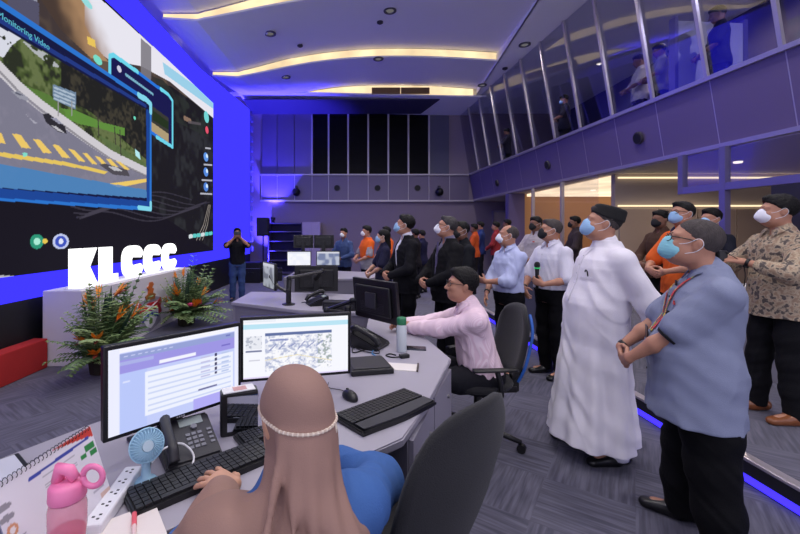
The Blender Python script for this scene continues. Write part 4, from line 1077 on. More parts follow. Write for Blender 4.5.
# flower arrangements ---------------------------------------------------
LEAF = [mat('leaf_green_%d' % i, c_, .6, vary=.25, vscale=12) for i, c_ in enumerate(((112, 138, 84), (138, 158, 102), (88, 118, 72)))]
def blade(bm, base, tip, w, bend, n=6, mi=0):
    a, b = Vector(base), Vector(tip); d = b - a; sd = frame_of(d)[0]; vs = []
    for i in range(n + 1):
        t = i / n; q = a + d * t + Vector(bend) * (t * t); ww = w * math.sin(PI * min(1, .12 + t * .88)) ** .8 + .0015
        vs += [q - sd * ww, q + Vector((0, 0, ww * .4)), q + sd * ww]
    _add(bm, vs, [(i * 3 + k, i * 3 + k + 1, i * 3 + k + 4, i * 3 + k + 3) for i in range(n) for k in (0, 1)], mi)
def frond(bm, base, d, L, mi=0, droop=.35, n=11):
    """feathery fern frond: stem with paired leaflets"""
    a = Vector(base); d = Vector(d).normalized(); pts = [a + d * L * t - Vector((0, 0, droop * L * t * t)) for t in np.linspace(0, 1, n)]
    tube(bm, pts, .003, 4, mi)
    for i in range(1, n):
        dd = (pts[i] - pts[i - 1]).normalized(); sd = frame_of(dd)[0]; l = L * .26 * (1 - .75 * i / n) + .01
        for s_ in (-1, 1): blade(bm, pts[i], pts[i] + (sd * s_ + dd * .6).normalized() * l, .017, (0, 0, -l * .2), 3, mi)
def arrangement(loc, H, label, seed, W):
    r = random.Random(seed); t = thing('flower_arrangement', label, 'flowers', loc, 0, 'flower arrangements at the plinth')
    bm = BM(); lathe(bm, [(.10, 0), (.14, .02), (.16, .16), (.15, .18)], 16); obj('basket', bm, mat('basket_dark', (46, 40, 30), .8), t)
    for mi in range(3):
        bm = BM()
        for k in range(46):
            a = r.uniform(0, 2 * PI); el = r.uniform(.15, 1.5); L = r.uniform(.40, .80) * (H / .85) * (.75 + .4 * math.sin(el))
            frond(bm, (.07 * math.cos(a), .07 * math.sin(a), .12 + .1 * r.random()), (math.cos(a) * math.cos(el) * W, math.sin(a) * math.cos(el) * W, math.sin(el)), L, 0, r.uniform(.1, .45))
        obj('foliage', bm, LEAF[mi], t)
    bm = BM()
    for k in range(10):
        a = r.uniform(0, 2 * PI); el = r.uniform(.8, 1.45); L = H * r.uniform(.75, 1.0)
        blade(bm, (.05 * math.cos(a), .05 * math.sin(a), .15), (L * .75 * math.cos(a) * math.cos(el), L * .75 * math.sin(a) * math.cos(el), .1 + L * math.sin(el) * .95), .035, (0, 0, 0), 7)
    obj('leaf_blades', bm, mat('leaf_dark', (52, 78, 62), .45, vary=.2), t)
    for k in range(15):      # bird of paradise blooms
        a = r.uniform(0, 2 * PI); el = r.uniform(.35, 1.45); L = H * r.uniform(.6, .98) * (.68 + .32 * math.sin(el))
        p = Vector((L * math.cos(a) * math.cos(el) * W, L * math.sin(a) * math.cos(el) * W, .12 + L * math.sin(el) * .85))
        bm = BM(); dr = Vector((math.cos(a + r.uniform(-1, 1)), math.sin(a + r.uniform(-1, 1)), r.uniform(.1, .9))).normalized()
        for q in range(5):
            dd = (dr + Vector((r.uniform(-.45, .45), r.uniform(-.45, .45), r.uniform(-.1, .6)))).normalized(); blade(bm, p, p + dd * r.uniform(.13, .20), .019, (0, 0, .01), 4)
        f = obj('bird_of_paradise', bm, mat('petal_orange', (252, 150, 40), .5, vary=.12), t)
        bm = BM(); tube(bm, [(.03 * math.cos(a), .03 * math.sin(a), .15), p * .6 + Vector((0, 0, .08)), p], .006, 5); obj('stem', bm, LEAF[0], f)
        bm = BM(); blade(bm, p - dr * .03, p + dr * .17 - Vector((0, 0, .03)), .02, (0, 0, -.01), 4); obj('bract', bm, mat('bract_red', (140, 62, 50), .5), f)
    for k in range(8):
        a = r.uniform(0, 2 * PI); el = r.uniform(.1, .9); L = H * r.uniform(.45, .66)
        p = Vector((L * math.cos(a) * math.cos(el) * W, L * math.sin(a) * math.cos(el) * W, .12 + L * math.sin(el) * .8))
        bm = BM(); ball(bm, p, (.034, .034, .030), 10, 6)
        for q in range(8): blade(bm, p, p + Vector((math.cos(q * .785) * .055, math.sin(q * .785) * .055, .012)), .018, (0, 0, .005), 3)
        f = obj('pink_bloom', bm, mat('petal_pink', (206, 62, 112), .5, vary=.15), t)
    for o in [t] + kids(t) + [g for c_ in kids(t) for g in kids(c_)]:
        if o.type == 'MESH':
            for v in o.data.vertices:
                if v.co.x < -.06: v.co.x = max(-.06 + (v.co.x + .06) * .33, -.30)
    return t
arrangement((-2.70, 4.36, 0), .98, 'nearer flower arrangement of orange blooms at the near end of the white plinth', 3, .56)
arrangement((-2.72, 6.6, 0), .98, 'farther flower arrangement of orange blooms at the far end of the white plinth', 9, .66)

# things along the back wall ---------------------------------------------
t = thing('speaker_stand', 'black tripod speaker stand in the blue lit back corner', 'stand', (-2.95, 13.6, 0))
bm = BM(); cyl(bm, (0, 0, .1), (0, 0, 1.42), .025); obj('pole', bm, mat('stand_black', (14, 14, 16), .5), t)
for k in range(3):
    bm = BM(); a = k * 2.1; cyl(bm, (0, 0, .45), (.42 * math.cos(a), .42 * math.sin(a), .01), .015); obj('leg', bm, mat('stand_black', (14, 14, 16), .5), t)
t = thing('loudspeaker', 'black box loudspeaker on the tripod stand in the back corner', 'speaker', (-2.95, 13.6, 1.42))
bm = BM(); span(bm, (-.19, -.17, 0), (.19, .17, .62), bev=.02); obj('cabinet', bm, mat('speaker_black', (15, 15, 17), .6), t)
bm = BM(); span(bm, (-.16, -.185, .05), (.16, -.17, .57)); obj('grille', bm, mat('speaker_grille', (26, 26, 30), .7, bump=(300, .6)), t)
for k, (x, y, w, hgt) in enumerate(((-3.0, 12.4, .55, .62), (-2.45, 12.9, .5, .4))):
    t = thing('equipment_case', 'black equipment case on the floor by the speaker stand, the %s one' % ('taller', 'lower')[k], 'case', (x, y, 0), .2 * k)
    bm = BM(); span(bm, (-w / 2, -.25, 0), (w / 2, .25, hgt), bev=.015); obj('body', bm, mat('case_black', (16, 15, 20), .5), t)
    bm = BM(); span(bm, (-w / 2 - .004, -.254, hgt * .7), (w / 2 + .004, .254, hgt * .72)); obj('trim_band', bm, mat('latch_metal', (130, 128, 170), .35), t)
    bm = BM(); tube(bm, curve([(-.08, -.26, hgt * .5), (-.06, -.29, hgt * .52), (.06, -.29, hgt * .52), (.08, -.26, hgt * .5)], 4), .01, 6); obj('handle', bm, mat('stand_black', (14, 14, 16), .5), t)
t = thing('shelf_unit', 'dark open shelf unit standing against the back wall', 'shelf', (-2.35, YB - .3, 0))
for z in (.05, .5, .85, 1.2, 1.55, 1.85):
    bm = BM(); span(bm, (-.58, -.22, z), (.58, .25, z + .035)); obj('shelf_board', bm, mat('shelf_grey', (92, 84, 120), .5), t)
for x in (-.6, .6):
    bm = BM(); span(bm, (x - .02, -.23, 0), (x + .02, .26, 1.9)); obj('side_panel', bm, mat('shelf_side', (70, 64, 96), .5), t)
bm = BM(); span(bm, (-.6, .26, 0), (.6, .28, 1.9)); obj('back_panel', bm, mat('shelf_back', (52, 46, 82), .6), t)
t = thing('storage_cabinet', 'pale lavender cabinet beside the open shelf unit at the back wall', 'cabinet', (-1.40, YB - .3, 0))
bm = BM(); span(bm, (-.33, -.22, 0), (.33, .28, 1.92), bev=.008); obj('body', bm, mat('cabinet_lavender', (170, 156, 180), .5), t)
for sd in (-1, 1):
    bm = BM(); span(bm, (.008 if sd > 0 else -.32, -.24, .06), (.32 if sd > 0 else -.008, -.222, 1.88), bev=.004); dd = obj('door', bm, mat('cabinet_door', (176, 162, 186), .5), t)
    bm = BM(); span(bm, (sd * .03 - .008, -.26, .9), (sd * .03 + .008, -.24, 1.05)); obj('handle', bm, TRIM, dd)
# ------------------------------------------------------------------ desks
DT = .75
WORK = mat('desk_laminate_grey', (158, 154, 166), .45, vary=.04, vscale=6)
SIDE = mat('desk_side_grey', (128, 124, 138), .5, vary=.03)
EDGEM = mat('desk_edge_dark', (92, 88, 98), .5)
BLK = mat('plastic_black', (20, 20, 23), .38, bump=(250, .05))
BLK2 = mat('plastic_charcoal', (44, 43, 48), .45, bump=(250, .05))
GREYP = mat('plastic_grey', (120, 120, 128), .5)
def edge_panels(bm, pts, z0, z1, inset, th=.03):
    for (x0, y0), (x1, y1) in zip(pts, pts[1:]):
        d = Vector((x1 - x0, y1 - y0, 0)); n = Vector((-d.y, d.x, 0)).normalized()
        a, b = Vector((x0, y0, z0)) + n * inset, Vector((x1, y1, z0)) + n * inset; u = Vector((0, 0, z1 - z0))
        plate(bm, [a, b, b + u, a + u], n, th)
def pan(p, q): return [(p[0] + (q[0] - p[0]) * i, p[1] + (q[1] - p[1]) * i) for i in (0, 1)]

D1 = [(-1.45, .55), (-1.27, 1.25), (-1.05, 1.60), (-.58, 2.22), (-.10, 2.72), (.14, 3.25), (.18, 3.78), (.42, 3.80), (.52, 3.2), (.62, 2.46), (.345, 1.80), (.20, 1.50), (-.10, 1.27), (-.46, 1.055), (-.72, .82), (-.86, .50)]
t = thing('control_desk', 'curved grey front control desk with two monitors, where the veiled woman works', 'desk', (0, 0, 0))
bm = BM(); prism(bm, D1[::-1], DT - .035, DT, bev=.006); obj('worktop', bm, WORK, t)
bm = BM(); edge_panels(bm, D1[:8], .06, DT - .036, -.06); obj('modesty_panel', bm, SIDE, t)
bm = BM(); prism(bm, [(.60, 2.44), (.335, 1.85), (.225, 1.57), (-.02, 1.86), (.22, 2.6), (.42, 2.9), (.53, 2.9)][::-1], .05, DT - .036); obj('pedestal', bm, SIDE, t)
for (a, b, z0, z1) in (((.232, 1.585), (.395, 1.975), .08, .70), ((.405, 2.0), (.592, 2.42), .08, .70)):
    bm = BM(); d = Vector((b[0] - a[0], b[1] - a[1], 0)); n = Vector((d.y, -d.x, 0)).normalized()
    plate(bm, [Vector((*a, z0)), Vector((*b, z0)), Vector((*b, z1)), Vector((*a, z1))], n, .02); dr = obj('cabinet_door', bm, mat('desk_door_grey', (140, 136, 150), .45), t)
    k = Vector((a[0], a[1], .58)) + d * .75 + n * .02; bm = BM(); cyl(bm, k, k + n * .012, .012, n=12); obj('lock', bm, mat('lock_metal', (150, 148, 150), .3, metal=.8), dr)
bm = BM(); prism(bm, [(.60, 2.42), (.33, 1.83), (.22, 1.56), (-.02, 1.85), (.22, 2.58), (.42, 2.88), (.53, 2.88)][::-1], 0, .05); obj('kick_plinth', bm, EDGEM, t)

D2 = [(-1.32, 4.45), (-1.30, 5.25), (-.55, 5.15), (.15, 5.0), (.55, 4.6), (.50, 4.0), (.16, 3.84), (-.50, 3.98)]
t2 = thing('control_desk', 'grey control desk in the middle row holding the double monitor arm', 'desk', (0, 0, 0))
bm = BM(); prism(bm, D2[::-1], DT - .035, DT, bev=.006); obj('worktop', bm, WORK, t2)
bm = BM(); edge_panels(bm, [D2[4], D2[5], D2[6], D2[7], D2[0], D2[1]], .0, DT - .036, -.05); obj('modesty_panel', bm, SIDE, t2)
D3 = [(-1.15, 6.9), (-1.1, 7.9), (-.2, 8.1), (.45, 7.9), (.62, 7.2), (.3, 6.75), (-.4, 6.7)]
t3 = thing('control_desk', 'grey control desk in the far row with lit screens, before the orange vested man', 'desk', (0, 0, 0))
bm = BM(); prism(bm, D3[::-1], DT - .035, DT, bev=.006); obj('worktop', bm, WORK, t3)
bm = BM(); edge_panels(bm, [D3[3], D3[4], D3[5], D3[6], D3[0], D3[1]], .0, DT - .036, -.05); obj('modesty_panel', bm, SIDE, t3)

# ------------------------------------------------------------------ monitors
def monitor(name_label, loc, rz_, w, h, zb, paint=None, tilt=0., stand=True, strength=1., group='monitors on the control desks', logo=False, arm=False):
    """local frame: screen looks along -Y, z measured from the floor of the desk top"""
    t = thing('monitor', name_label, 'monitor', (loc[0], loc[1], DT), rz_, group); z0 = zb - DT
    T = Matrix.Translation((0, 0, z0 + h / 2)) @ Matrix.Rotation(tilt, 4, 'X')
    def tr(bm): bmesh.ops.transform(bm, matrix=T, verts=bm.verts); return bm
    bm = BM(); span(bm, (-w / 2, -.012, -h / 2), (w / 2, .018, h / 2), bev=.004); span(bm, (-w * .40, .018, -h * .36), (w * .40, .045, h * .36), bev=.012); hs = obj('housing', tr(bm), BLK, t)
    bm = BM()
    for k in range(7): span(bm, (-w * .28, .044, -h * .28 + k * .012), (w * .28, .047, -h * .28 + k * .012 + .004))
    obj('vent', tr(bm), BLK2, hs)
    bz = .014
    if paint:
        c = paint(w - 2 * bz, h - 2 * bz)
        T2 = np.array(T)
        def place(u, v):
            q = np.stack([u - (w / 2 - bz), np.full(u.shape, -.0135), v - (h / 2 - bz), np.ones(u.shape)], -1) @ T2.T
            return q[..., 0], q[..., 1], q[..., 2]
        c.mesh('screen', place, picture_mat('monitor_picture_%d' % int(strength * 100), strength, .3), t)
    else:
        bm = BM(); span(bm, (-w / 2 + bz, -.0135, -h / 2 + bz), (w / 2 - bz, -.012, h / 2 - bz)); obj('screen', tr(bm), mat('dark_screen', (12, 12, 15), .15), t)
    if logo:
        bm = BM()
        for k, x in enumerate((-.012, -.004, .004, .012)): box(bm, (x, -.0125, -h / 2 + .007), (.005, .001, .005))
        obj('badge', tr(bm), mat('badge_silver', (170, 170, 176), .4), t)
    if stand:
        bm = BM(); span(bm, (-.035, .045, .01), (.035, .070, z0 + h * .55), bev=.006); obj('stand_neck', bm, BLK, t)
        bm = BM(); span(bm, (-.12, .01, 0), (.12, .18, .014), bev=.005); obj('stand_base', bm, BLK, t)
    if arm:
        bm = BM(); span(bm, (-.06, .045, z0 + h / 2 - .06), (.06, .062, z0 + h / 2 + .06), bev=.004); obj('mount_plate', bm, BLK2, t)
    return t

def paint_list(w, h):
    c = Canvas(0, w, 0, h, 150, 96, (196, 206, 250)); U, V = w, h
    c.rect(0, .94 * V, U, V, (246, 246, 255)); c.rect(0, 0, .07 * U, V, (236, 238, 255)); c.rect(.96 * U, 0, U, V, (236, 238, 255))
    c.rect(.07 * U, .86 * V, .96 * U, .93 * V, (150, 162, 214)); c.rect(.07 * U, .70 * V, .96 * U, .86 * V, (158, 150, 228)); c.rect(.07 * U, .0, .25 * U, .70 * V, (186, 200, 250))
    c.rect(.07 * U, .79 * V, .30 * U, .84 * V, (172, 178, 232)); c.rect(.34 * U, .72 * V, .62 * U, .765 * V, (244, 244, 255)); c.rect(.24 * U, .12 * V, .95 * U, .66 * V, (238, 242, 255))
    for k in range(7): c.rect(.26 * U, (.16 + k * .07) * V, .93 * U, (.18 + k * .07) * V, (206, 216, 246))
    for k in range(5):
        c.rect(.78 * U, (.40 + k * .062) * V, .802 * U, (.437 + k * .062) * V, (54, 50, 92)); c.rect(.66 * U, (.405 + k * .062) * V, .74 * U, (.43 + k * .062) * V, (196, 196, 232)); c.rect(.84 * U, (.405 + k * .062) * V, .91 * U, (.43 + k * .062) * V, (186, 200, 236))
    c.rect(.64 * U, .235 * V, .80 * U, .26 * V, (96, 96, 150)); c.rect(.60 * U, .0, U, .14 * V, (178, 172, 246))
    for k in range(8): c.rect((.10 + k * .045) * U, .885 * V, (.125 + k * .045) * U, .905 * V, (206, 212, 244))
    c.rect(.09 * U, .58 * V, .14 * U, .60 * V, (220, 226, 255)); c.rect(.88 * U, .885 * V, .92 * U, .91 * V, (110, 116, 190)); c.rect(.84 * U, .76 * V, .92 * U, .785 * V, (120, 110, 200))
    return c
def paint_map(w, h):
    c = Canvas(0, w, 0, h, 170, 100, (247, 248, 255)); U, V = w, h
    c.rect(0, .84 * V, U, .92 * V, (186, 228, 244)); c.rect(.20 * U, .10 * V, .84 * U, .76 * V, (226, 228, 240)); c.rect(.20 * U, .71 * V, .84 * U, .76 * V, (96, 112, 160))
    n = vnoise(c.u * 60, c.v * 90, 3) * .5 + vnoise(c.u * 150, c.v * 160, 4) * .5; m = (c.u > .20 * U) & (c.u < .84 * U) & (c.v > .10 * V) & (c.v < .71 * V)
    c.put(m & (n > .55), (252, 252, 255), .9); c.put(m & (n < .36), (178, 186, 214), .9); c.put(m & (n < .42) & (c.u > .70 * U), (150, 164, 150), .7)
    for k in range(6): c.line([((.24 + k * .09) * U, (.46 + .02 * (k % 3)) * V), ((.30 + k * .09) * U, (.56 + .02 * (k % 2)) * V)], .006 * U, (128, 138, 190), .8)
    c.line([(.20 * U, .30 * V), (.5 * U, .36 * V), (.84 * U, .22 * V)], .004 * U, (236, 226, 190)); c.rect(.24 * U, .62 * V, .42 * U, .65 * V, (120, 130, 190), .8)
    c.rect(.02 * U, .50 * V, .17 * U, .72 * V, (232, 234, 242)); mm = (c.u > .02 * U) & (c.u < .17 * U) & (c.v > .5 * V) & (c.v < .72 * V); c.put(mm & (n < .42), (166, 172, 190), .8)
    c.rect(.02 * U, .445 * V, .17 * U, .475 * V, (120, 126, 160)); c.rect(.05 * U, .30 * V, .15 * U, .315 * V, (206, 206, 220)); c.rect(0, 0, U, .03 * V, (224, 214, 246)); c.rect(.0, .95 * V, .3 * U, V, (236, 240, 248))
    return c
def paint_plain(col, col2, seed):
    def f(w, h):
        c = Canvas(0, w, 0, h, 40, 28, col); n = vnoise(c.u * 16, c.v * 16, seed); c.put(np.clip((n - .4) * 4, 0, 1), col2, .8); c.rect(0, .88 * h, w, h, (230, 232, 244)); return c
    return f
monitor('left front monitor beside the blue fan, showing a lavender list page', (-.617, 1.445), math.radians(46.3), .49, .305, .855, paint_list, logo=True)
monitor('right front monitor beyond the veiled woman, showing a white map page', (-.245, 1.845), math.radians(13.5), .505, .29, .855, paint_map, logo=True)
mC = monitor('monitor seen from behind, turned to the seated man in pink', (.20, 3.12), math.radians(128), .50, .32, .84, None, tilt=-.10, stand=False, arm=True)
mA = monitor('small tilted monitor on the left of the double arm on the middle desk', (-.93, 4.62), math.radians(-62), .46, .30, .88, paint_plain((196, 202, 216), (90, 96, 116), 2), stand=False, arm=True, strength=.6)
mB = monitor('large monitor seen from behind at the far side of the middle desk', (-.42, 5.0), math.radians(184), .54, .32, .79, None, stand=True, arm=True)
monitor('bright white monitor on the far desk, the one with a plain white page', (-.93, 7.3), math.radians(6), .44, .27, .92, paint_plain((246, 246, 252), (236, 238, 250), 5), strength=1.)
monitor('grey picture monitor on the far desk beside the plain white one', (-.40, 7.35), math.radians(-4), .44, .27, .92, paint_plain((130, 142, 180), (214, 220, 236), 7), strength=.8)
for k, x in enumerate((-.93, -.52)):
    monitor('black monitor back above the far desk, the one %s the storage cabinet' % ('nearer', 'farther from')[k], (x, 8.0), math.radians(182 - 6 * k), .40, .26, 1.22, None, stand=True)

def arm_rig(name, label, base, pts_list, parent_z=DT):
    t = thing(name, label, 'monitor arm', (base[0], base[1], parent_z))
    bm = BM(); lathe(bm, [(.07, 0), (.07, .012), (.03, .02), (.028, .16), (.02, .17)], 16); obj('base', bm, BLK, t)
    for pts in pts_list:
        bm = BM(); L = [Vector(p) - Vector((base[0], base[1], parent_z)) for p in pts]
        for a, b in zip(L, L[1:]):
            tube(bm, [a, b], .026, 8, flat=.7); ball(bm, b, .030, 10, 6)
        obj('arm', bm, BLK, t)
    return t
arm_rig('monitor_stand', 'black double monitor arm clamped on the middle desk', (-.66, 4.30), [[(-.66, 4.30, .88), (-.80, 4.40, .93), (-.90, 4.58, 1.02)], [(-.66, 4.30, .88), (-.66, 4.34, 1.03), (-.32, 4.62, 1.08), (-.42, 4.93, .96)]])
arm_rig('monitor_stand', 'black arm stand at the end of the front desk holding a monitor', (-.02, 3.30), [[(-.02, 3.30, .86), (-.20, 3.42, .86), (.02, 3.36, .95), (.16, 3.16, 1.0)]])
t = thing('desk_clamp_box', 'long black cable box lying at the near edge of the middle desk', 'box', (-.02, 3.62, DT), math.radians(-8))
t.location = (-.10, 4.02, DT)
bm = BM(); span(bm, (-.17, -.06, 0), (.17, .06, .09), bev=.01); obj('body', bm, BLK, t)
bm = BM(); span(bm, (-.15, -.064, .03), (.15, -.058, .06)); obj('slot', bm, BLK2, t)

# phones -----------------------------------------------------------
def desk_phone(label, loc, rz_, m, m2):
    t = thing('desk_phone', label, 'phone', (loc[0], loc[1], DT), rz_)
    R = Matrix.Rotation(math.radians(24), 3, 'X'); up = Vector((0, .01, .055))
    bm = BM(); _add(bm, [(-.10, -.10, 0), (.10, -.10, 0), (.10, .11, 0), (-.10, .11, 0), (-.10, -.10, .025), (.10, -.10, .025), (.10, .11, .105), (-.10, .11, .105)], [(0, 3, 2, 1), (4, 5, 6, 7), (0, 1, 5, 4), (1, 2, 6, 5), (2, 3, 7, 6), (3, 0, 4, 7)])
    bmesh.ops.bevel(bm, geom=bm.edges[:], offset=.008, segments=2, affect='EDGES'); obj('body', bm, m, t)
    def top(x, y, o=0.): return Vector((x, y, .025 + (y + .10) / .21 * .08 + o))
    def pad(x, y, w, h, th): 
        b = BM(); plate(b, [top(x - w / 2, y - h / 2), top(x + w / 2, y - h / 2), top(x + w / 2, y + h / 2), top(x - w / 2, y + h / 2)], (0, -.36, .93), th); return b
    obj('display', pad(.025, .075, .09, .038, .003), mat('lcd_grey', (150, 160, 158), .3), t)
    for r in range(4):
        for q in range(3): obj('key', pad(.00 + q * .022, .012 - r * .020, .016, .012, .004), m2, t)
    for r in range(4): obj('function_key', pad(.080, .015 - r * .020, .016, .010, .004), m2, t)
    b = BM(); q = top(.03, .042, .002); cyl(b, q, q + Vector((0, -.002, .006)), .012, n=16); obj('navigation_key', b, m2, t)
    bm = BM(); tube(bm, curve([top(-.072, -.098, .012), top(-.074, -.07, .040), top(-.075, .0, .046), top(-.074, .07, .042), top(-.072, .105, .014)], 5), [.020] * 4 + [.022] * 3 + [.019] * 7 + [.022] * 4 + [.021] * 3, 10); obj('handset', bm, m, t, True)
    bm = BM(); tube(bm, curve([(-.09, -.10, .02), (-.14, -.13, .008), (-.15, -.05, .008), (-.12, .04, .008), (-.10, .09, .02)], 6), .0035, 6); obj('handset_cord', bm, BLK, t)
    return t
desk_phone('charcoal desk phone with small screen between the left monitor and the keyboard', (-.562, 1.392), math.radians(36), BLK2, GREYP).scale = (.9, .9, .9)
desk_phone('black desk phone in front of the monitor seen from behind, near the white bottle', (.14, 2.72), math.radians(60), BLK, BLK2)
desk_phone('black desk phone lying on the middle desk beside the double arm', (-.36, 4.30), math.radians(-70), BLK, BLK2)

# keyboards and mice --------------------------------------------------
def keyboard(label, loc, rz_, w, d, rows, cols, wave=0., rest=False):
    t = thing('keyboard', label, 'keyboard', (loc[0], loc[1], DT), rz_)
    yb = -d / 2 - (.07 if rest else 0)
    bm = BM(); P_ = [(-w / 2 + w * i / 12, yb - wave * math.cos((i - 6) / 6 * PI) * .5) for i in range(13)] + [(w / 2 - w * i / 12, d / 2 + wave * .4 * math.cos((i - 6) / 6 * PI)) for i in range(13)]
    prism(bm, P_, 0, .018, bev=.004); obj('case', bm, BLK, t)
    if rest:
        bm = BM(); prism(bm, [(-w / 2 + .01 + (w - .02) * i / 12, yb + .006 - wave * math.cos((i - 6) / 6 * PI) * .5) for i in range(13)] + [(w / 2 - .01, -d / 2 + .002), (-w / 2 + .01, -d / 2 + .002)], .018, .026, bev=.004); obj('palm_rest', bm, mat('palm_rest_grey', (50, 50, 56), .6), t)
    bm = BM(); kw = (w - .02) / cols; kd = (d - .016) / rows
    for r in range(rows):
        x = 0
        while x < cols:
            n = 6 if (r == 0 and x == 3) else 1
            n = min(n, cols - x); cx = -w / 2 + .01 + (x + n / 2) * kw; cy = -d / 2 + .008 + (r + .5) * kd
            box(bm, (cx, cy, .0215), (kw * n - .003, kd - .003, .009)); x += n
    obj('keys', bm, mat('key_black', (30, 30, 34), .45), t)['kind'] = 'stuff'
    bm = BM(); box(bm, (w * .36, d / 2 - .010, .0185), (.05, .006, .002)); obj('label_strip', bm, mat('badge_silver', (170, 170, 176), .4), t)
    return t
keyboard('long black keyboard under the veiled woman\'s left hand', (-.455, 1.265), math.radians(41.7), .45, .135, 6, 20)
keyboard('wavy black keyboard with palm rest near the right edge of the front desk', (.135, 1.745), math.radians(40), .44, .13, 6, 20, .012, True)
keyboard('short black keypad between the small mirror stand and the veiled woman', (-.345, 1.495), math.radians(36), .15, .10, 5, 8)
def mouse(label, loc, rz_):
    t = thing('computer_mouse', label, 'mouse', (loc[0], loc[1], DT), rz_)
    F = Field(); F.ell((0, 0, .008), (.030, .055, .030)); F.cut((0, 0, .001), (0, 0, -1)); link('body', F.mesh('body', .004), BLK, t, True)
    bm = BM(); cyl(bm, (-.004, .024, .034), (.004, .024, .034), .008, n=12); obj('scroll_wheel', bm, BLK2, t)
    bm = BM(); tube(bm, curve([(0, .052, .012), (.01, .10, .004), (-.03, .16, .004), (.0, .22, .004)], 5), .002, 5); obj('cable', bm, BLK, t)
mouse('black mouse between the map monitor and the wavy keyboard', (.0, 1.86), math.radians(30))

# small things on the front desk -----------------------------------------
t = thing('mirror_stand', 'black box stand with a mirror front, a card lying on top, beside the desk phone', 'stand', (-.432, 1.555, DT), math.radians(20))
bm = BM(); span(bm, (-.07, -.035, 0), (.07, .025, .165), bev=.008); obj('body', bm, BLK, t)
mm = mat('mirror', (200, 205, 215), .03, metal=1.); bm = BM(); span(bm, (-.045, -.038, .02), (.068, -.0345, .15)); obj('mirror', bm, mm, t)
t = thing('paper_card', 'small white card lying on the black mirror stand', 'card', (-.432, 1.548, DT + .1655), math.radians(26))
bm = BM(); span(bm, (-.06, -.03, 0), (.06, .03, .003)); obj('sheet', bm, mat('paper_white', (222, 220, 222), .8), t)
bm = BM(); span(bm, (-.02, -.02, .003), (.03, .02, .0036)); obj('print', bm, mat('print_pinkish', (196, 150, 150), .8), t)

t = thing('desk_fan', 'light blue handheld fan standing on the front desk with a white charging cable', 'fan', (-.625, 1.225, DT), math.radians(40))
FB = mat('fan_blue', (158, 200, 222), .45)
bm = BM(); lathe(bm, [(.042, 0), (.042, .012), (.034, .022), (.018, .030), (.015, .07), (.017, .11), (.012, .115)], 20); obj('stem', bm, FB, t, True)
hub = Vector((0, -.012, .155)); ax = Vector((0, -1, .25)).normalized(); u, w_, _ = frame_of(ax)
bm = BM(); cyl(bm, hub - ax * .018, hub + ax * .0, .056, .058, 28); obj('head_shell', bm, FB, t)
bm = BM()
for k in range(30):
    a = 2 * PI * k / 30; r0 = u * math.cos(a) + w_ * math.sin(a); a2 = a + .35; r1 = u * math.cos(a2) + w_ * math.sin(a2)
    tube(bm, [hub + r1 * .022 + ax * .020, hub + r0 * .045 + ax * .016, hub + r0 * .060 + ax * .002], .0018, 4)
obj('guard', bm, FB, t)
bm = BM(); cyl(bm, hub + ax * .0, hub + ax * .024, .022, .019, 20); obj('hub', bm, mat('fan_hub', (190, 214, 224), .4), t)
bm = BM(); tube(bm, [hub + ax * .003 + (u * math.cos(a) + w_ * math.sin(a)) * .060 for a in np.linspace(0, 2 * PI, 29)], .0035, 6); obj('rim', bm, FB, t)
t.scale = (.8, .8, .8)
o = obj('charging_cable', tube(BM(), curve([(-.615, 1.20, DT + .02), (-.57, 1.19, DT + .006), (-.52, 1.24, DT + .006), (-.515, 1.32, DT + .03), (-.56, 1.33, DT + .07), (-.60, 1.27, DT + .08), (-.612, 1.235, DT + .06)], 7), .0032, 6), mat('cable_white', (226, 226, 230), .6)); tag(o, 'white charging cable looping beside the light blue fan', 'cable')

t = thing('water_bottle', 'pink translucent water bottle with loop lid at the near end of the desk', 'bottle', (-.625, .885, DT))
PINK = mat('bottle_pink', (240, 150, 174), .15, spec=.5); PINK.node_tree.nodes['Principled BSDF'].inputs['Alpha'].default_value = .55
pinkw = mat('bottle_pink_body', (232, 128, 150), .25, spec=.6); 
bm = BM(); lathe(bm, [(.030, 0), (.036, .006), (.0375, .05), (.034, .09), (.0375, .12), (.0375, .165), (.034, .18), (.031, .186)], 28); b0 = obj('bottle', bm, PINK, t, True)
bm = BM(); lathe(bm, [(.028, .004), (.034, .01), (.0355, .05), (.032, .09), (.0345, .112), (.001, .113)], 24); obj('drink', bm, mat('drink_red', (226, 92, 116), .2, spec=.6), b0, True)
LID = mat('lid_pink', (240, 130, 176), .4)
bm = BM(); lathe(bm, [(.036, .184), (.037, .188), (.036, .214), (.030, .222), (.001, .224)], 28); obj('lid', bm, LID, t, True)
bm = BM(); tube(bm, [(-.022, 0, .222), (-.016, 0, .25), (.004, 0, .246), (.018, 0, .226)], [.013, .014, .013, .010], 10); obj('spout', bm, LID, t, True)
bm = BM(); tube(bm, [(.034 + .022 * (1 - math.cos(a)), 0, .232 + .022 * math.sin(a)) for a in np.linspace(0, 2 * PI, 20)], .005, 8, flat=1.4); obj('carry_loop', bm, LID, t, True)

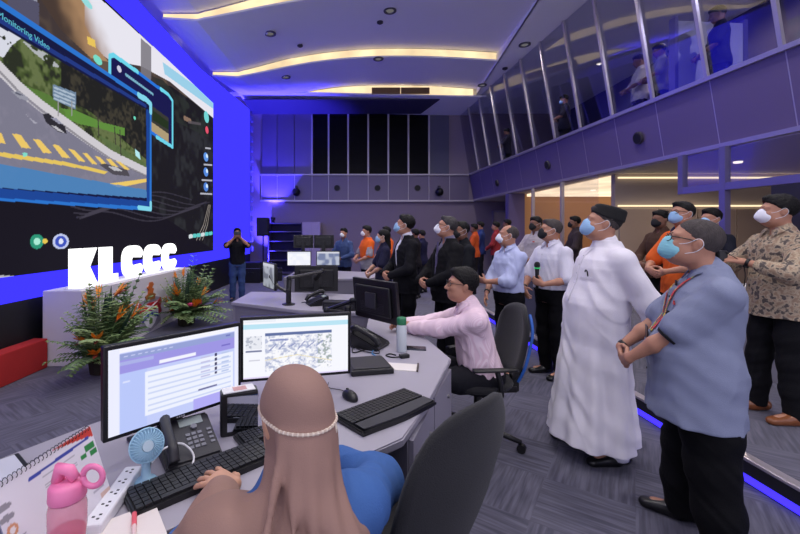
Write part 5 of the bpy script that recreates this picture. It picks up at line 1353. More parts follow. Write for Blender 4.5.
# desk calendar
t = thing('desk_calendar', 'white tent desk calendar with a red corner and spiral binding', 'calendar', (-.765, 1.01, DT), math.radians(84))
w_, h_ = .29, .215
def cal(sign, pc): 
    return pc.mesh('calendar_page' if sign < 0 else 'calendar_back', lambda u, v: (u, sign * (.075 - .075 * v / h_), v), print_mat('printed_paper'), t)
pc = Canvas(-w_ / 2, w_ / 2, 0, h_, 120, 80, (226, 222, 230))
pc.put([(.0, h_), (w_ / 2, h_), (w_ / 2, h_ * .86), (w_ * .40, h_ * .90)], (206, 60, 46)); pc.line([(-.06, .185), (.125, .190)], .0035, (52, 66, 160)); pc.rect(.105, .158, .140, .176, (44, 136, 66)); pc.rect(.085, .148, .105, .158, (44, 136, 66)); pc.rect(.118, .142, .142, .156, (44, 136, 66))
for k in range(2): pc.disc(-.13, .165 - k * .022, .018, .007, (84, 80, 90), .7)
for k in range(5): pc.rect(-.03, .170 - k * .006, .07, .172 - k * .006, (176, 172, 182))
pc.disc(-.125, .115, .013, .013, (214, 150, 110)); pc.disc(-.125, .115, .007, .007, (236, 226, 226)); 
for k in range(6): pc.rect(-.145, .092 - k * .006, -.10, .094 - k * .006, (150, 148, 158))
pc.rect(.11, .03, .15, .045, (206, 160, 130), .7); pc.rect(.09, .055, .13, .06, (180, 176, 190))
cal(-1, pc); cal(1, Canvas(-w_ / 2, w_ / 2, 0, h_, 20, 20, (206, 206, 218)))
bm = BM(); plate(bm, [(-w_ / 2, -.074, .001), (w_ / 2, -.074, .001), (w_ / 2, .0, h_ - .002), (-w_ / 2, .0, h_ - .002)], (0, .95, -.3), .0015); plate(bm, [(-w_ / 2, .0735, .001), (w_ / 2, .0735, .001), (w_ / 2, .0, h_ - .003), (-w_ / 2, .0, h_ - .003)], (0, -.95, -.3), .0015); obj('card_tent', bm, mat('card_grey_blue', (176, 178, 200), .8), t)
bm = BM()
for k in range(24):
    x = -w_ / 2 + .012 + k * (w_ - .024) / 23; tube(bm, [(x, .007 * math.cos(a), h_ - .003 + .007 * math.sin(a)) for a in np.linspace(0, 2 * PI, 9)], .0011, 4)
obj('spiral', bm, mat('wire_dark', (50, 48, 56), .4, metal=.6), t)

t = thing('tablet', 'white edged tablet lying at the far left end of the front desk behind the calendar', 'tablet', (-1.16, 1.205, DT), math.radians(52))
bm = BM(); span(bm, (-.15, -.10, 0), (.15, .10, .012), bev=.004); obj('body', bm, BLK, t)
bm = BM(); span(bm, (-.135, -.088, .0121), (.135, .088, .014)); obj('screen', bm, mat('tablet_face', (196, 198, 212), .15), t)
t = thing('power_strip', 'white power strip lying behind the pink bottle on the front desk', 'power strip', (-.668, 1.135, DT), math.radians(97))
bm = BM(); span(bm, (-.13, -.025, 0), (.13, .025, .035), bev=.006); obj('body', bm, mat('strip_white', (222, 222, 228), .5), t)
for k in range(5):
    bm = BM()
    for dx, dy in ((-.008, -.006), (.008, -.006), (0, .008)): box(bm, (-.10 + k * .05 + dx, dy, .0355), (.005, .007, .001))
    obj('socket', bm, mat('socket_dark', (40, 40, 46), .6), t)
t = thing('notebook', 'open spiral notebook at the front edge of the desk below the keyboard', 'notebook', (-.575, 1.02, DT), math.radians(37))
bm = BM(); span(bm, (-.085, -.15, 0), (.085, .07, .012), bev=.002); obj('pages', bm, mat('notebook_paper', (224, 216, 212), .8), t)
bm = BM()
for k in range(16): tube(bm, [(-.085 + .007 * math.cos(a), -.13 + k * .0135, .008 + .008 * math.sin(a)) for a in np.linspace(0, 2 * PI, 9)], .0011, 4)
obj('spiral', bm, mat('wire_dark', (50, 48, 56), .4, metal=.6), t)
t = thing('pen', 'pink and white pen lying on the open notebook', 'pen', (-.545, 1.01, DT + .0185), math.radians(118))
bm = BM(); cyl(bm, (-.07, 0, 0), (.05, 0, 0), .0055, n=10); obj('barrel', bm, mat('pen_white', (226, 196, 196), .4), t)
bm = BM(); cyl(bm, (.02, 0, 0), (.07, 0, 0), .0062, n=10); obj('grip', bm, mat('pen_pink', (222, 90, 104), .4), t)
bm = BM(); cyl(bm, (-.07, 0, 0), (-.085, 0, 0), .0045, .001, n=10); obj('tip', bm, mat('pen_pink', (222, 90, 104), .4), t)

t = thing('document_tray', 'black slim tray beside the map monitor', 'tray', (.10, 2.28, DT), math.radians(12))
bm = BM(); span(bm, (-.12, -.12, 0), (.12, .12, .03), bev=.006); obj('base', bm, BLK, t)
bm = BM(); span(bm, (-.105, -.105, .03), (.105, .105, .036), bev=.003); obj('lid', bm, BLK2, t)
t = thing('paper_holder', 'clear and white paper holder lying near the desk corner by the tray', 'paper holder', (.265, 2.30, DT), math.radians(-12))
bm = BM(); span(bm, (-.12, -.06, 0), (.12, .06, .004)); obj('sheet', bm, mat('paper_cream', (222, 216, 210), .8), t)
bm = BM(); span(bm, (.118, -.064, 0), (.128, .064, .012), bev=.002); obj('clip_bar', bm, mat('clip_brown', (70, 58, 56), .5), t)
t = thing('water_bottle', 'white bottle with a green cap on the front desk before the seated man in pink', 'bottle', (.335, 2.60, DT))
bm = BM(); lathe(bm, [(.030, 0), (.033, .006), (.033, .16), (.028, .175), (.026, .18)], 24); obj('bottle', bm, mat('bottle_white', (206, 214, 216), .35), t, True)
bm = BM(); lathe(bm, [(.030, .176), (.031, .18), (.031, .212), (.027, .222), (.001, .223)], 24); obj('cap', bm, mat('cap_green', (40, 120, 78), .45), t, True)
t = thing('mobile_phone', 'dark mobile phone lying on the desk beside the white bottle', 'phone', (.43, 2.66, DT), math.radians(80))
bm = BM(); span(bm, (-.037, -.075, 0), (.037, .075, .009), bev=.003); obj('body', bm, mat('phone_slate', (44, 50, 66), .3), t)
bm = BM(); span(bm, (-.034, -.07, .009), (.034, .07, .0096)); obj('screen', bm, mat('dark_screen', (12, 12, 15), .15), t)
t = thing('power_adapter', 'small black adapter with coiled cable below the white bottle', 'adapter', (.335, 2.47, DT), .4)
bm = BM(); span(bm, (-.03, -.018, 0), (.03, .018, .022), bev=.004); obj('body', bm, BLK, t)
bm = BM(); tube(bm, curve([(-.03, 0, .01), (-.07, .02, .005), (-.09, .07, .005), (-.05, .09, .005), (-.03, .05, .005)], 6), .004, 6); obj('cable', bm, BLK, t)

# loose cables on the far side of the front desk
o = obj('cable', tube(BM(), curve([(.10, 2.62, DT + .006), (.02, 2.56, DT + .006), (.03, 2.74, DT + .008), (.10, 2.88, DT + .01), (.14, 2.78, DT + .006)], 8), .004, 6), BLK); tag(o, 'thin black cable looping on the desk by the black phone', 'cable')
o = obj('cable', tube(BM(), curve([(.17, 2.66, DT + .006), (.14, 2.55, DT + .006), (.16, 2.48, DT + .006), (.12, 2.42, DT + .006)], 8), .004, 6), mat('cable_blue', (70, 140, 200), .5)); tag(o, 'short blue cable hanging beside the black phone on the front desk', 'cable')

# ------------------------------------------------------------------ office chairs
def shell(bm, f, nu, nv, th):
    """closed sheet: f(u,v) gives the front point; thickness along the local normal"""
    P = [[Vector(f(i / (nu - 1), j / (nv - 1))) for i in range(nu)] for j in range(nv)]
    vs = []; 
    for side in (0, 1):
        for j in range(nv):
            for i in range(nu):
                du = P[j][min(i + 1, nu - 1)] - P[j][max(i - 1, 0)]; dv = P[min(j + 1, nv - 1)][i] - P[max(j - 1, 0)][i]; n = du.cross(dv); n = n.normalized() if n.length > 1e-9 else Vector((0, 1, 0))
                e = min(i, nu - 1 - i, j, nv - 1 - j); k = th * (.5 if e == 0 else 1.)
                vs.append(P[j][i] + n * (k if side else 0))
    N = nu * nv; fs = []
    for j in range(nv - 1):
        for i in range(nu - 1):
            a = j * nu + i; fs += [(a, a + 1, a + nu + 1, a + nu), (N + a, N + a + nu, N + a + nu + 1, N + a + 1)]
    for i in range(nu - 1): fs += [(i, N + i, N + i + 1, i + 1), ((nv - 1) * nu + i, (nv - 1) * nu + i + 1, N + (nv - 1) * nu + i + 1, N + (nv - 1) * nu + i)]
    for j in range(nv - 1): fs += [(j * nu, j * nu + nu, N + j * nu + nu, N + j * nu), (j * nu + nu - 1, N + j * nu + nu - 1, N + j * nu + 2 * nu - 1, j * nu + 2 * nu - 1)]
    _add(bm, vs, fs); return bm
CHF = mat('chair_mesh_black', (25, 25, 29), .85, bump=(260, .3), sheen=.1); CHP = mat('chair_plastic', (16, 16, 18), .45)
def office_chair(label, loc, rz_, top=1.0, edge=None, recl=.14, w=.235, pnt=.55):
    t = thing('office_chair', label, 'chair', (loc[0], loc[1], 0), rz_, 'office chairs at the front desk')
    def back(u, v):
        hw = w * (1 - .28 * max(0, (v - .55) / .45) ** 2.5 * (pnt / .55) - .15 * max(0, (.3 - v) / .3) ** 2); x = (u - .5) * 2 * hw
        z = .50 + (top - .50) * v - .05 * abs((u - .5) * 2) ** 3 * (v > .5) * (v - .5) * 2
        return (x, -.235 - recl * v + .05 * ((u - .5) * 2) ** 2 - .02 * math.sin(PI * v), z)
    bm = BM(); shell(bm, back, 17, 17, -.035); obj('backrest', bm, CHF, t, True)
    if edge:
        for sd in (0, 1):
            bm = BM(); tube(bm, [Vector(back(sd, v)) + Vector((0, -.02, 0)) for v in np.linspace(0, 1, 18)], .010, 8); obj('edge_trim', bm, edge, t)
    F = Field(); F.ell((0, .02, .45), (.255, .265, .055), None, .02); F.cut((0, 0, .41), (0, 0, -1), .02); link('seat', F.mesh('seat', .012), CHF, t, True)
    for sd in (-1, 1):
        bm = BM(); tube(bm, curve([(sd * .20, -.05, .42), (sd * .28, -.05, .44), (sd * .29, -.04, .52), (sd * .285, -.02, .60)], 5), .018, 8); ar = obj('armrest', bm, CHP, t, True)
        bm = BM(); tube(bm, curve([(sd * .27, -.16, .605), (sd * .285, -.06, .61), (sd * .285, .06, .61), (sd * .265, .14, .605)], 5), .030, 10, flat=.45); obj('arm_pad', bm, CHP, ar, True)
    bm = BM(); span(bm, (-.05, -.28, .36), (.05, .1, .405), bev=.01); span(bm, (-.035, -.30, .36), (.035, -.25, .62), bev=.01); obj('mechanism', bm, CHP, t)
    bm = BM(); cyl(bm, (0, 0, .09), (0, 0, .37), .028); obj('gas_column', bm, CHP, t)
    for k in range(5):
        a = k * 2 * PI / 5 + .3; q = Vector((math.cos(a), math.sin(a), 0)); bm = BM(); tube(bm, [q * .03 + Vector((0, 0, .11)), q * .17 + Vector((0, 0, .095)), q * .30 + Vector((0, 0, .07))], [.026, .022, .016], 8); lg = obj('leg', bm, CHP, t, True)
        bm = BM(); s_ = q.cross(Vector((0, 0, 1))); cyl(bm, q * .30 + Vector((0, 0, .03)) - s_ * .022, q * .30 + Vector((0, 0, .03)) + s_ * .022, .029, n=14); obj('caster', bm, CHP, lg)
    return t
office_chair('empty black office chair turned away beside the drawers of the front desk', (.115, 1.36), math.radians(43), 1.06, w=.265)
office_chair('black office chair with blue edge trim under the seated man in pink', (.935, 2.93), math.radians(94), 1.0, mat('chair_edge_blue', (36, 92, 176), .5), .10)
office_chair('black office chair on which the veiled woman sits', (-.05, .66), math.radians(22), .80)
# ------------------------------------------------------------------ who is in the room
D = math.radians
def fab(name, c, sc=220, b=.2, vary=.06, rough=.85): return mat(name, c, rough, bump=(sc, b), vary=vary, spec=.2)
def clasp(z, y, dx=0., cr=.3):
    return dict(L=dict(w=(-.085 + dx, y, z), d=(.9, .12, -.35), t=(.3, 0, 1), curl=cr, pole=(-1, -.6, -.3)), R=dict(w=(.095 + dx, y + .03, z + .012), d=(-.9, .02, -.35), t=(-.3, 0, 1), curl=cr, pole=(1, -.6, -.3)))
BTN = mat('button_pale', (196, 196, 206), .4)

# 1 stout man in grey blue short sleeves, nearest
GB = fab('grey_blue_chambray', (134, 141, 166), 300, .25)
p = person('stout bespectacled man in a grey blue short sleeved shirt with bright lanyard, hands clasped', (1.75, 1.98), D(62), 1.575, .0055, neck=(0, .070, .137), fat=1.19, belly=.105, shw=1.04, hsc=1.10, mask='aqua', glasses=True, hair='crop', hairm=GREYHAIR(), sk='tan', head=(D(-2), D(13), 0),
           L=dict(w=(-.065, .365, .825), d=(.85, .15, -.42), t=(.35, .2, 1), curl=.35, pole=(-1, -.9, -.25)), R=dict(w=(.10, .385, .83), d=(-.88, .05, -.42), t=(-.35, .2, 1), curl=.4, pole=(1, -.5, -.5)),
           top=dict(m=GB, sleeve='short', slen=.84, hem=.39, fold=.0045, lam=.17, soff=.02), trousers=(14, 14, 17), lean=-.03, loose=.022, feet={-1: (.14, -.04, .2), 1: (.15, .06, .2)})
collar_wings(p, GB)
z = lambda f: f * p['H']
for sd in (-1, 1): ribbon(p, 'lanyard', [(sd * (.062 - .05 * t), z(.845 - .20 * t)) for t in np.linspace(0.02, 1, 14)], two_tone('lanyard_print', (206, 60, 62), (226, 190, 70), 26, .5, c3=(90, 160, 120)), .010, .004)
bm = BM(); q = on_front(p, .0, z(.63), .006)
if q: box(bm, q, (.06, .004, .09)); obj('badge_card', bm, mat('badge_dark', (30, 30, 36), .3), p['o'])
ribbon(p, 'pocket_trim', [(x, z(.715)) for x in np.linspace(-.13, -.05, 6)], mat('trim_navy', (18, 18, 26), .8), .006, .003)
ribbon(p, 'collar_trim', [(x, z(.80)) for x in np.linspace(-.02, .025, 4)], mat('trim_navy', (18, 18, 26), .8), .016, .005)
q = on_front(p, -.09, z(.745), .003)
if q: bm = BM(); box(bm, q, (.03, .004, .008)); box(bm, q + Vector((0, 0, .010)), (.012, .004, .010)); obj('chest_emblem', bm, mat('emblem_red', (206, 66, 60), .6), p['o'])
buttons(p, [z(.76), z(.70), z(.58), z(.52)], mat('button_dark', (40, 40, 54), .5))
# dark cuff edge of the left sleeve
sh, E, W = p['A'][-1]; d_ = Vector(unit(E - sh)); c_ = Vector(sh + (E - sh) * .84)
bm = BM(); cyl(bm, c_ + d_ * .060, c_ + d_ * .072, .062, .056, 20); obj('sleeve_trim', bm, mat('trim_navy', (18, 18, 26), .8), p['o'])
wrist_band(p, 1, mat('bracelet', (22, 22, 24), .4))

# 2 tall man in the white robe
RB = fab('robe_white', (232, 228, 236), 260, .15)
p = person('big man in a long white robe and black cap beside the man in grey blue', (1.74, 2.78), D(86), 1.70, .006, fat=1.16, belly=.07, shw=1.02, mask='blue', hair='short', hairm=GREYHAIR(), cap=(18, 18, 20), sk='tan', head=(D(-14), D(13), 0),
           L=dict(w=(-.30, -.22, .82), d=(0, .15, -1), t=(.2, 1, 0), curl=.4, pole=(-.5, -1, 0)), R=dict(w=(.30, .06, .80), d=(0, .15, -1), t=(-.2, 1, 0), curl=.4, pole=(.5, -1, 0)),
           top=dict(m=RB, kind='robe', off=.022, soff=.024, fold=.005, lam=.22, wlen=1.02, cuff=1.2), trousers=(200, 200, 214), lean=-.05, feet={-1: (.15, -.02, .15), 1: (.16, .06, .1)})
z = lambda f: f * p['H']
buttons(p, [z(.80), z(.765), z(.73), z(.69)], BTN)
ribbon(p, 'pocket_edge', [(x, z(.715)) for x in np.linspace(-.15, -.05, 7)], RB, .008, .003)
q = on_front(p, -.10, z(.735), .006)
if q: bm = BM(); tube(bm, curve([q + Vector((-.012, 0, -.02)), q + Vector((-.012, .004, .012)), q + Vector((.004, .006, .02)), q + Vector((.016, .004, .008))], 4), .004, 6); obj('pen_clip', bm, mat('clip_black', (16, 16, 18), .3), p['o'])
ribbon(p, 'placket', [(.0, z(f)) for f in np.linspace(.83, .62, 14)], RB, .016, .002)

# 3 man in white shirt with microphone
WS = fab('shirt_white', (214, 212, 226), 280, .15)
p = person('man in a white short sleeved shirt holding a microphone before his chest, black mask', (2.16, 4.28), D(106), 1.66, .0075, fat=1.05, belly=.03, mask='black', hair='short', hairm=GREYHAIR(), sk='tan', head=(D(-26), D(6), 0),
           L=dict(w=(-.17, .27, 1.00), d=(.85, .30, .25), t=(-.1, .1, 1), curl=.8, pole=(-.8, -.6, -1)), R=dict(w=(.10, .27, .93), d=(-.7, .3, -.6), t=(-.3, 0, 1), curl=.4, pole=(1, -.5, -.4)),
           top=dict(m=WS, sleeve='short', slen=.95, hem=.56, fold=.005, soff=.02), trousers=(14, 14, 17))
collar_wings(p, WS); buttons(p, [p['H'] * f for f in (.78, .73, .68, .63)], BTN); wrist_band(p, 1, mat('watch_dark', (24, 26, 28), .4))
W = p['A'][-1][2]; pm = p['world'](V3(W) + (.078, .000, .035))
t = thing('microphone', 'black handheld microphone with a green ring held by the man in the white shirt', 'microphone', pm, 0)
bm = BM(); tube(bm, [(0, 0, -.09), (0, 0, -.03), (.0, 0, .08), (0, 0, .12)], [.014, .017, .020, .022], 14); obj('handle', bm, mat('mic_black', (12, 12, 14), .4), t, True)
bm = BM(); ball(bm, (0, 0, .155), (.030, .030, .036), 16, 10); obj('grille', bm, mat('mic_grille', (22, 22, 24), .5, bump=(500, .8)), t, True)
bm = BM(); cyl(bm, (0, 0, .118), (0, 0, .130), .0285, n=18); obj('ring', bm, mat('mic_green', (60, 220, 120), .4, emit=((60, 220, 120), .25)), t, True)

# 4 man in light blue shirt
LB = fab('shirt_light_blue', (184, 192, 226), 280, .15)
p = person('balding man in a light blue shirt with rolled sleeves and arms folded low', (1.72, 4.32), D(104), 1.60, .0075, fat=1.06, belly=.035, mask='white', hair='thin', hairm=GREYHAIR(), sk='tan', head=(D(-24), D(6), 0),
           L=dict(w=(.03, .27, 1.00), d=(.9, .15, .1), t=(.1, .1, 1), curl=.5, pole=(-1, -.4, -.6)), R=dict(w=(.04, .25, .88), d=(-.2, .35, -.9), t=(-.6, .6, 0), curl=.4, pole=(1, -.5, -.4)),
           top=dict(m=LB, sleeve='rolled', hem=.56, fold=.005, soff=.018), trousers=(14, 14, 18))
collar_wings(p, LB); wrist_band(p, 1, mat('watch_dark', (24, 26, 28), .4))
# 5, 6 the two men in suits
SUIT = fab('suit_black', (15, 15, 19), 300, .15); SUIT2 = fab('suit_black_navy', (17, 17, 23), 300, .15)
GS = fab('shirt_grey_purple', (112, 108, 132), 280, .1)
p = person('bespectacled man in a black suit with purple tie and white mask, hands clasped', (1.09, 4.45), D(104), 1.70, .0075, fat=1.06, belly=.03, mask='white', glasses=True, hair='short', hairm=mat('dark_grey_hair', (44, 40, 42), .6, bump=(180, .5), vary=.4, vscale=60), head=(D(-22), D(14), 0),
           **clasp(.98, .27), top=[dict(m=GS, off=.006, soff=.004, hem=.58, fold=.002), dict(m=SUIT, kind='jacket', off=.020, soff=.020, hem=.45, fold=.004, collar=False)], trousers=(16, 16, 20))
P2 = dict(p)
bm = BM(); tr_ = p['tor']; H_ = p['H']; bl = .03
pts = [Vector(tr_((0, .118 * p['s'] + bl * .5 * (k / 9) + .012 * k / 9, (.318 - .22 * k / 9) * H_))) for k in range(10)]
vs = []
for k, q in enumerate(pts):
    w_ = .012 + .020 * k / 9; vs += [q + Vector((-w_, 0, 0)), q + Vector((w_, 0, 0)), q + Vector((w_, .008, 0)), q + Vector((-w_, .008, 0))]
_add(bm, vs, [(k * 4 + a, k * 4 + (a + 1) % 4, k * 4 + 4 + (a + 1) % 4, k * 4 + 4 + a) for k in range(9) for a in range(4)]); obj('tie', bm, fab('tie_purple', (92, 84, 118), 300, .1), p['o'])
p = person('young dark haired man in a black suit with open white shirt and blue mask', (.70, 5.0), D(104), 1.735, .0075, fat=.98, mask='blue', hair='thick', sk='tan', head=(D(-24), D(12), 0),
           **clasp(1.00, .24), top=[dict(m=WS, off=.006, soff=.004, hem=.58, fold=.002), dict(m=SUIT2, kind='jacket', off=.018, soff=.018, hem=.45, fold=.004, collar=False)], trousers=(16, 16, 21))
# 7 uniformed man behind
UN = fab('uniform_black', (22, 24, 30), 260, .15)
p = person('man in a black uniform with patches standing behind the bespectacled man in a suit', (1.42, 5.05), D(100), 1.66, .009, fat=1.05, mask='black', hair='short', sk='dark', head=(D(6), D(2), 0), **clasp(.95, .24), top=dict(m=UN, sleeve='long', hem=.46), trousers=(18, 19, 24))
for nm, x, zf, c_, w in (('shoulder_badge', -.13, .775, (196, 192, 170), .022), ('chest_patch', .03, .765, (214, 96, 60), .026), ('name_tape', -.05, .745, (170, 170, 180), .02)):
    q = on_front(p, x, zf * p['H'], .004)
    if q: bm = BM(); box(bm, q, (w, .006, w * .7)); obj(nm, bm, mat('patch_%d_%d_%d' % c_, c_, .7), p['o'])

# 8 seated man in pink
PK = stripes('shirt_pink_striped', (226, 196, 210), (236, 214, 224), 42, 0, .85, .55)
p = person('seated man in a pink striped shirt and glasses leaning on the front desk', (.985, 2.90), D(86), 1.62, .006, fat=1.04, belly=.04, hsc=1.05, glasses=True, hair='thick', sk='tan', legs='sit', hz=.49, lean=.27, head=(D(4), D(6), 0), neck=(0, .045, .135),
           L=dict(w=(.115, .53, .800), d=(.55, .8, -.05), t=(.6, -.3, .7), curl=.45, pole=(-1, -.2, -.55)), R=dict(w=(.235, .56, .800), d=(-.35, .9, 0), t=(-.7, 0, .7), curl=.4, pole=(1, -.3, -.5)),
           top=dict(m=PK, hem=.535, fold=.0055, lam=.12, soff=.020), trousers=(30, 30, 36), group='seated people at the front desk', knees={-1: (.15, .40, .52, .14, .36, .1), 1: (.15, .44, .52, .14, .40, .1)})
collar_wings(p, PK)

# 9 veiled woman at the desk
BLU = fab('tunic_blue', (64, 100, 160), 240, .2)
p = person('seated woman in a brown headscarf and blue tunic typing at the front desk', (-.075, .78), D(20), 1.50, .0048, fat=1.0, shw=.93, hair=None, sk='light', legs='sit', hz=.50, lean=.30, head=(D(14), D(-6), 0), neck=(0, .02, .128),
           L=dict(w=(-.122, .420, .805), d=(-.55, .83, -.12), t=(.83, .50, .1), curl=.20, spread=.30, pole=(-1, -.3, -.8), thumb=.2, hs=1.08), R=dict(w=(.145, .51, .80), d=(-.5, .85, -.05), t=(-.85, -.3, .2), curl=.3, pole=(1, .05, -.35), len=1.06),
           top=dict(m=BLU, hem=.52, fold=.005, lam=.15, soff=.024, off=.02, collar=False, wlen=.60), trousers=(40, 60, 100), group='seated people at the front desk')
hd, HR, HC, tor, s_ = p['hd'], p['HR'], p['HC'], p['tor'], p['s']
HJ = fab('headscarf_brown', (150, 119, 108), 350, .12, .05, .75)
F = Field(); F.ell(hd((0, -.014, .022)), V3((.078, .098, .096)), HR, .02); F.ell(hd((-.010, -.028, .064)), (.056, .066, .046), HR, .04)
F.cone(hd((0, -.060, .010)), hd((0, -.070, -.07)), .048, .056, .03); F.cone(hd((0, -.01, -.07)), tor((0, -.01, .27 * 1.5)), .066, .085, .03)
lsh, lE, lW = (V3(v) for v in p['A'][-1]); rsh = V3(p['A'][1][0])
bk = [hd((0, -.075, -.05)), tor((.0, -.05, .27 * 1.5)), tor((.0, -.085, .17 * 1.5)), tor((.0, -.095, .06 * 1.5)), tor((.0, -.085, -.03))]
F.chain(bk, [.058, .084, .104, .108, .10], .03)
F.cone(tor((-.05, -.01, .27 * 1.5)), lsh + (-.01, .0, .005), .078, .074, .04); F.cone(lsh + (-.01, .0, .005), lE, .074, .066, .03); F.cone(bk[2], lsh * .4 + lE * .6, .095, .070, .04); F.cone(bk[3], lE + (.03, -.02, -.03), .095, .070, .04)
F.cone(lE, lW * .80 + lE * .20 + (0, 0, .008), .064, .050, .03); F.cone(lsh * .5 + lE * .5, lE * .4 + lW * .6 + (.05, -.03, -.02), .070, .055, .04)
F.cone(tor((.04, -.03, .26 * 1.5)), rsh * .72 + V3(tor((.0, -.04, .22 * 1.5))) * .28, .080, .068, .03)
# gathered folds falling from the tie
for x0, x1, z1, dep, r0, r1 in ((-.045, -.085, .02, -.192, .012, .022), (-.015, -.030, .00, -.206, .012, .024), (.022, .040, .02, -.204, .010, .024), (.055, .100, .05, -.180, .010, .022), (-.070, -.160, .10, -.150, .012, .026)):
    a_, b_ = V3(hd((x0, -.112 + abs(x0) * .5, -.010))), V3(tor((x1, dep, z1 * 1.5))); m_ = (a_ + b_) / 2 + V3((0, -.012, .0))
    F.chain([a_, m_, b_], [r0 * .7, r0, r1], .022)
for f_, dx in ((.25, -.050), (.55, -.060), (.85, -.045)):
    q_ = lsh * (1 - f_) + lE * f_; F.chain([V3(tor((-.03, -.10, .25 * 1.5))), q_ + (dx * .4, -.075, .01), q_ + (dx, -.02 + .08 * f_, -.07)], [.010, .016, .018], .025)
F.ell(hd((0, .145, -.01)), V3((.052, .072, .080)), HR, .012, True)
def drape(P):
    q = P - HC; low = np.clip((-q[:, 2] + .0) / .2, 0, 1); ang = np.arctan2(q[:, 0], -q[:, 1] + .05)
    return low * (.0085 * np.sin(ang * 7 + 12 * q[:, 2] + 2.2 * np.sin(9 * q[:, 2])) + .0055 * np.sin(24 * q[:, 2] + 22 * q[:, 0] + 1.3)) + .0014 * np.sin(60 * q[:, 2] + 40 * q[:, 0])
hj = p['part']('headscarf', F, HJ, .006, drape)
# beaded tie round the back of the scarf
bv = bvh_of(hj.data); L_ = []
for a in np.linspace(-2.25, 2.25, 44):
    dr = HR @ V3((math.sin(a), -math.cos(a), 0)); o_ = hd((0, -.02, .020 - .022 * math.cos(a)))
    hit = bv.ray_cast(Vector(o_ + dr * .4), Vector(-dr))
    if hit[0] is not None: L_.append(hit[0] + Vector(dr) * .001)
if len(L_) > 4:
    bm = BM(); tube(bm, L_, .0035, 6); bd = obj('scarf_tie', bm, mat('tie_cream', (196, 176, 160), .5), p['o'])
    bm = BM()
    for q in L_[6:-6:1]: ball(bm, q, .0042, 6, 4)
    obj('beads', bm, mat('bead_pearl', (220, 206, 190), .3), bd)
    bm = BM(); q = L_[len(L_) // 2 + 5]; tube(bm, [q, q + Vector((0, -.004, -.014)), q + Vector((0, -.004, -.022))], [.002, .004, .003], 6); obj('pendant', bm, mat('bead_pearl', (220, 206, 190), .3), bd)
# sleeve cuff peeks out; ring on the left hand
bm = BM(); d_ = unit(V3((-.55, .83, -.12))); q = Vector(V3(p['A'][-1][2]) + d_ * .105 + V3((.83, .50, .1)) * .004 + (0, 0, -.006)); u, w_, dd = frame_of(d_)
tube(bm, [q + (u * math.cos(a) + w_ * math.sin(a)) * .0105 for a in np.linspace(0, 2 * PI, 13)], .0016, 5); obj('ring', bm, mat('gold', (212, 170, 90), .25, metal=1.), p['o'])

# 10 photographer in patterned shirt on the platform
BT = two_tone('batik_print', (150, 126, 104), (84, 76, 72), 34, .85, lo=.40, hi=.60, c3=(184, 166, 140))
p = person('photographer in a brown patterned shirt and white mask holding a camera on the platform', (3.20, 2.98), D(84), 1.64, .0062, fat=1.05, belly=.02, mask='white', hair='thick', sk='tan', head=(D(-16), D(5), 0), z0=.15, shoes=(132, 78, 46),
           L=dict(w=(-.085, .31, 1.16), d=(.35, .85, .2), t=(.8, -.3, .5), curl=.65, pole=(-1, -.2, -.9)), R=dict(w=(.12, .31, 1.17), d=(-.45, .8, .2), t=(-.8, -.3, .5), curl=.65, pole=(1, -.2, -.9)),
           top=dict(m=BT, sleeve='long', wlen=.62, hem=.46, fold=.005, soff=.02), trousers=(20, 20, 24), feet={-1: (.12, .0, .1), 1: (.13, .06, .2)})
collar_wings(p, BT); wrist_band(p, -1, mat('watch_black', (12, 12, 14), .4), t=1)
q = p['world']((.01, .42, 1.20))
t = thing('camera', 'black camera held by the photographer in the patterned shirt', 'camera', q, D(84))
bm = BM(); span(bm, (-.065, -.03, -.045), (.065, .03, .04), bev=.008); span(bm, (-.025, -.025, .038), (.025, .025, .065), bev=.008); obj('body', bm, BLK, t)
bm = BM(); lathe(bm, [(.034, .03), (.036, .05), (.036, .10), (.033, .115), (.028, .112)], 20); bmesh.ops.rotate(bm, cent=(0, 0, 0), matrix=Matrix.Rotation(-PI / 2, 3, 'X'), verts=bm.verts); obj('lens', bm, mat('lens_black', (16, 16, 18), .3), t, True)
bm = BM(); tube(bm, curve([(-.065, -.01, .03), (-.10, -.10, -.06), (-.07, -.13, -.22), (-.02, -.10, -.30), (.03, -.10, -.20), (.065, -.01, .03)], 5), .006, 6, flat=.4); obj('strap', bm, mat('strap_black', (16, 16, 18), .8), t)

# 11-13 people on the platform behind
OR = fab('shirt_orange', (228, 104, 44), 260, .15)
p = person('man in an orange shirt and blue mask on the platform behind the stout man', (3.27, 3.92), D(92), 1.67, .008, fat=1.05, mask='blue', glasses=True, hair='short', sk='tan', head=(D(2), D(6), 0), z0=.15, **clasp(1.00, .26), top=dict(m=OR, sleeve='short', hem=.46, soff=.02), trousers=(24, 24, 34))
collar_wings(p, fab('collar_navy', (36, 34, 66), 260, .1))
sh, E, W = p['A'][-1]; d_ = Vector(unit(E - sh)); c_ = Vector(sh + (E - sh) * .92); bm = BM(); cyl(bm, c_ + d_ * .03, c_ + d_ * .055, .068, .066, 18); obj('sleeve_band', bm, mat('band_blue', (50, 48, 120), .8), p['o'])
person('man in a brown jacket and black mask far behind the orange shirted man', (4.20, 5.40), D(100), 1.66, .011, mask='black', hair='thick', sk='dark', head=(0, 0, 0), z0=.15, **clasp(.95, .24), top=dict(m=fab('jacket_brown', (78, 56, 46), 200, .2), hem=.46), trousers=(30, 28, 30))
person('man in a dark navy jacket and blue mask behind the photographer, under the purple beam', (4.18, 4.62), D(100), 1.64, .010, mask='blue', hair='thick', sk='tan', head=(0, D(2), 0), z0=.15, **clasp(1.02, .26), top=dict(m=fab('jacket_navy', (26, 28, 40), 200, .2), hem=.46), trousers=(22, 22, 28))
